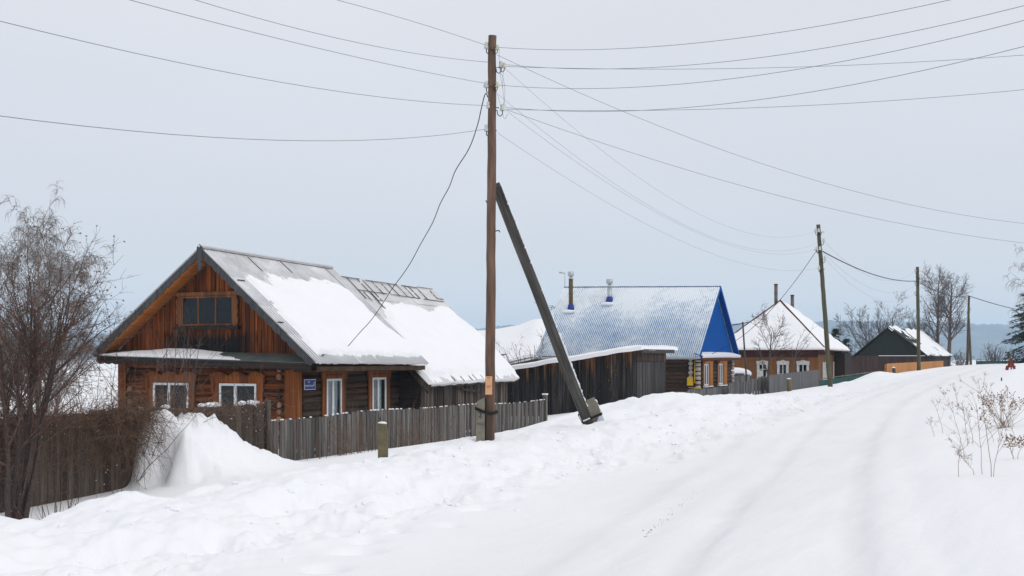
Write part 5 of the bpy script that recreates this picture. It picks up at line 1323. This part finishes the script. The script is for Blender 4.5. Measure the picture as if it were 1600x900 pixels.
def conifer(name, label, x, y, z, H, Rr, seed, t0=.05):
    rn = random.Random(seed); h = thing(name, label, 'tree', (x, y, z)); mb = MB(); mb.tube([(0, 0, z-.3), (0, 0, z+H)], [H*.018, .02], 7); build('trunk', mb, 'twig_dark', h)
    mb = MB()
    for i in range(int(H*15)):
        t = t0+(1-t0)*rn.random(); zz = z+H*t; L = Rr*(1-t)**.8*rn.uniform(.7, 1.1)+.15; a = rn.uniform(0, 6.28); dr = Vector((math.cos(a), math.sin(a), -.18-.2*(1-t)))
        n = int(14+L*26)
        mb.tube([(0, 0, zz), tuple(Vector((0, 0, zz))+dr*L)], [.03, .01], 3)
        for k in range(n):
            s = rn.uniform(.12, 1)*L; p = Vector((0, 0, zz))+dr*s+Vector((rn.uniform(-1, 1), rn.uniform(-1, 1), rn.uniform(-.9, .25)))*.16*(1.1-s/L*.5)
            q = p+Vector((dr.x+rn.uniform(-.8, .8), dr.y+rn.uniform(-.8, .8), rn.uniform(-.7, .4))).normalized()*rn.uniform(.20, .45); w = Vector((-dr.y, dr.x, rn.uniform(-.5, .5))).normalized()*rn.uniform(.04, .09)
            b = len(mb.v); mb.v += [tuple(p-w), tuple(p+w), tuple(q)]; mb.face([b, b+1, b+2])
    build('crown', mb, 'needle', h)
a = at(1609, 0, 108); conifer('spruce_tree', 'dark spruce at the right edge in front of the hill', a[0], a[1], -1.0, 8.4, 3.0, 51, .02)
a = at(1306, 0, 118); conifer('pine_tree', 'dark pine top behind the brown hipped roof, nearer its ridge', a[0], a[1], -2.5, 5.4, 1.5, 52)
a = at(1322, 0, 118); conifer('pine_tree', 'smaller dark pine top right of the brown hipped roof', a[0], a[1], -2.5, 4.6, 1.1, 53)

# vines hanging over the tall fence
def vines():
    x0, y0 = pA0; h = thing('dry_vine', 'tangle of brown dry vines hanging over the tall dark fence', 'vine', (x0, y0, -2.9), fa_rot); rn = random.Random(8)
    def S(px): q = onv(px, V_F); return math.hypot(q[0]-x0, q[1]-y0)
    mb = MB(); mt = MB()
    def strand(s, z, n, stp, down, out, r, tgt, wn=.35):
        p = Vector((s, -.06-out*rn.random(), z)); d = Vector((rn.uniform(-1, 1), rn.uniform(-.3, .05), rn.uniform(-.2, .9))).normalized(); pts = [tuple(p)]
        for i in range(n):
            d = (d+rvec(rn)*wn+Vector((0, -.02 if p.y > -.1 else (.05 if p.y < -.5 else 0), -down))).normalized(); p = p+d*stp; p.y = min(p.y, -.04 if p.z < -1.08 else .1); pts.append(tuple(p))
        tgt.tube(pts, [r*(1-.6*i/n) for i in range(n+1)], 3, False)
    for i in range(1500):
        px = rn.choice((rn.uniform(-40, 215), rn.uniform(-20, 60), rn.uniform(60, 412), rn.uniform(60, 230)))
        strand(S(px), rn.uniform(-1.35, -1.02) if rn.random() < .75 else rn.uniform(-2.3, -1.2), rn.randint(5, 11), rn.uniform(.06, .13), rn.uniform(.0, .28), .25, rn.uniform(.0025, .006), mb, .45)
    for i in range(330):      # dense hanging clump beside the drift
        strand(S(rn.uniform(140, 216)), rn.uniform(-1.7, -1.05), rn.randint(8, 20), .085, rn.uniform(.02, .26), .45, rn.uniform(.0025, .008), mb, .48)
    for i in range(60):
        strand(S(rn.uniform(225, 330)), rn.uniform(-1.3, -1.05), rn.randint(6, 10), .09, .30, .9, rn.uniform(.0025, .004), mb, .25)
    for i in range(60):
        strand(S(rn.uniform(-20, 400)), rn.uniform(-2.6, -1.2), rn.randint(8, 14), .16, -.02 if i % 2 else .1, .3, rn.uniform(.006, .011), mt, .25)
    build('twigs', mb, 'vine', h); build('stems', mt, 'twig_rowan', h)
    mb = MB()
    for i in range(130):
        px = rn.uniform(0, 410); mb.blob((S(px), -.08-.2*rn.random(), rn.uniform(-1.5, -1.0) if rn.random() < .8 else rn.uniform(-2.6, -1.5)), rn.uniform(.005, .014), 5)
    build('snow_dusting', mb, 'snow', h)
vines()

# dry weeds at the right
def weed(label, px, py, lean, hpx, seed, heads='fluff', thick=1.0):
    Y = 1.62*1900/(py-560)
    for _ in range(12):
        x = (px-800)/1900*Y; z = gz(x, Y); Yn = -z*1900/(py-560); Y = Y*.5+Yn*.5
    x = (px-800)/1900*Y; z = gz(x, Y); H = hpx/1900*Y; rn = random.Random(seed)
    h = thing('dry_weed', label, 'weed', (x, Y, z), 0, 'dry weeds sticking out of the snow at the right'); st = MB(); hd = MB()
    top = Vector((lean/1900*Y, rn.uniform(-.1, .1), H)); pts = []
    for i in range(9):
        t = i/8; p = Vector((top.x*t**1.3, top.y*t, H*t+(-.08 if i == 0 else 0)))+rvec(rn)*.008; pts.append(p)
    st.tube([(p.x, p.y, p.z+z) for p in pts], [.0042*thick*(1-.55*i/8) for i in range(9)], 4)
    for b in range(rn.randint(5, 9)):
        t = rn.uniform(.35, 1); q = pts[int(t*8)]; d = (Vector((rn.uniform(-1, 1), rn.uniform(-.6, .6), rn.uniform(.5, 1.4)))).normalized(); L = H*rn.uniform(.15, .42)*(1.25-t*.6)
        e = q+d*L; st.tube([(q.x, q.y, q.z+z), ((q.x+e.x)/2+.01, (q.y+e.y)/2, (q.z+e.z)/2+z-.006), (e.x, e.y, e.z+z)], [.0024*thick, .002*thick, .0014*thick], 3)
        for k in range(7 if heads == 'fluff' else 5):
            u = (d+rvec(rn)*.9).normalized(); f = e+u*rn.uniform(.03, .09); st.tube([(e.x, e.y, e.z+z), (f.x, f.y, f.z+z)], [.0015, .0011], 3)
            if heads == 'dark': hd.blob((f.x, f.y, f.z+z), rn.uniform(.006, .013), 5)
            elif rn.random() < .5: st.blob((f.x, f.y, f.z+z), .004, 4)
        if heads == 'dark': 
            for k in range(3): hd.blob((e.x+rn.uniform(-.02, .02), e.y, e.z+z), rn.uniform(.007, .012), 5)
    build('stalks', st, 'dry_weed', h)
    if hd.v: build('seed_heads', hd, 'dry_head', h)
weed('tallest thin weed stalk at the front of the clump, leaning left', 1549, 745, -24, 150, 1, 'fluff', 1.2)
weed('straight reddish weed stalk just left of the front one', 1535, 741, -6, 110, 2)
weed('forked pale weed leaning right beside the front stalks', 1551, 745, 14, 75, 3)
weed('small fine weed at the lower left of the clump', 1497, 745, 2, 62, 4)
weed('low bent weed right of the small lower left one', 1524, 742, -28, 34, 5)
weed('tall weed leaning left with a kinked stem in the left half', 1507, 716, -24, 95, 6)
weed('dark-stemmed pair weed in the middle, left stem', 1512, 696, -10, 66, 7, 'fluff', 1.2)
weed('dark-stemmed pair weed in the middle, right stem', 1521, 694, -16, 62, 8, 'fluff', 1.2)
weed('thin weed arching left on the far left of the clump', 1474, 677, -18, 56, 9)
weed('tiny pale stalk at the extreme left of the weeds', 1460, 682, -9, 26, 10)
weed('lone stalk with a dark tip at the upper left of the weeds', 1480, 629, -16, 24, 11, 'dark', .8)
weed('thin stalk leaning left above the middle stems', 1497, 640, -9, 42, 12)
weed('bent weed with dark seed cluster near the centre', 1553, 690, -30, 50, 13, 'dark')
weed('weed with brown flat head at the lower right', 1583, 717, -12, 30, 14, 'dark', 1.6)
weed('short branching weed at the right edge of the picture', 1590, 717, 16, 28, 15, 'dark')
weed('thin weed leaning left in the right part of the clump', 1588, 693, -26, 60, 16)
weed('slender weed just above the brown seed mass', 1531, 616, -12, 26, 17)
weed('fine weed fanning out behind the front stalks', 1563, 688, -30, 70, 18)
def seed_plant():
    px, py = 1572, 668
    Y = 1.55*1900/(py-560)
    for _ in range(12): x = (px-800)/1900*Y; z = gz(x, Y); Y = .5*Y+.5*(-z*1900/(py-560))
    x = (px-800)/1900*Y; z = gz(x, Y); h = thing('seeded_weed', 'bushy dry plant with a dense mass of brown seed heads at the right', 'weed', (x, Y, z)); rn = random.Random(4); st = MB(); hd = MB(); U = Y/1900
    for i in range(34):
        tx = rn.gauss(-10, 26); tz = rn.gauss(47, 9)-abs(tx+10)*.12; e = Vector((tx*U, rn.uniform(-.25, .25), tz*U)); b = Vector((rn.uniform(-14, 10)*U, rn.uniform(-.1, .1), -.05)); m_ = b.lerp(e, .55)+Vector((rn.uniform(-.04, .04), 0, -.03))
        st.tube([(b.x, b.y, b.z+z), (m_.x, m_.y, m_.z+z), (e.x, e.y, e.z+z)], [.0042, .0034, .0022], 3)
        for k in range(9):
            f = m_.lerp(e, rn.uniform(.5, 1.1))+Vector((rn.uniform(-1, 1), rn.uniform(-1, 1), rn.uniform(-.7, 1)))*5*U; st.tube([(e.x, e.y, e.z+z), (f.x, f.y, f.z+z)], [.0018, .0014], 3)
            hd.blob((f.x, f.y, f.z+z), rn.uniform(.007, .016), 5, (1, 1, .8))
    build('stalks', st, 'dry_weed', h); build('seed_heads', hd, 'dry_head', h)
seed_plant()
# frozen crumbs of dirt in the track
def clods():
    rn = random.Random(19); mb = MB()
    for i in range(420):
        u = rn.uniform(7, 48); v = rn.gauss(8.1, .75) if rn.random() < .8 else rn.uniform(8, 11)
        x, y = xy(u, v); s = rn.uniform(.012, .045)*(1.6 if rn.random() < .12 else 1); z = gz(x, y); b = len(mb.v)
        mb.blob((x, y, z+s*.25), s, 7, (rn.uniform(.8, 1.5), rn.uniform(.8, 1.5), rn.uniform(.5, .9)))
        for k in range(b, len(mb.v)):
            p = mb.v[k]; mb.v[k] = (p[0]+rn.uniform(-.3, .3)*s, p[1]+rn.uniform(-.3, .3)*s, p[2]+rn.uniform(-.3, .3)*s)
    mb.sm = [False]*len(mb.f)
    tag(build('snow_clods', mb, 'ground_snow'), 'crumbled clods of snow along the foot of the ploughed bank', 'snow', None, 'stuff')
clods()
def crumbs():
    rn = random.Random(12); mb = MB()
    for i in range(52):
        t = rn.random(); px = 1008+80*t+rn.gauss(0, 3); py = 838-68*t+rn.gauss(0, 3); Y = 1.93*1900/(py-560)
        for _ in range(4): x = (px-800)/1900*Y; z = gz(x, Y); Y = -z*1900/(py-560)
        mb.blob(((px-800)/1900*Y, Y, z+.002), rn.uniform(.002, .006)*(1.5 if t < .2 else 1), 5, (1.2, 1, .6))
    tag(build('grit', mb, 'stump_wood'), 'scattered crumbs of grit in the wheel track', 'grit', None, 'stuff')
crumbs()
print('VERTS', sum(len(o.data.vertices) for o in scene.objects if o.type == 'MESH'))
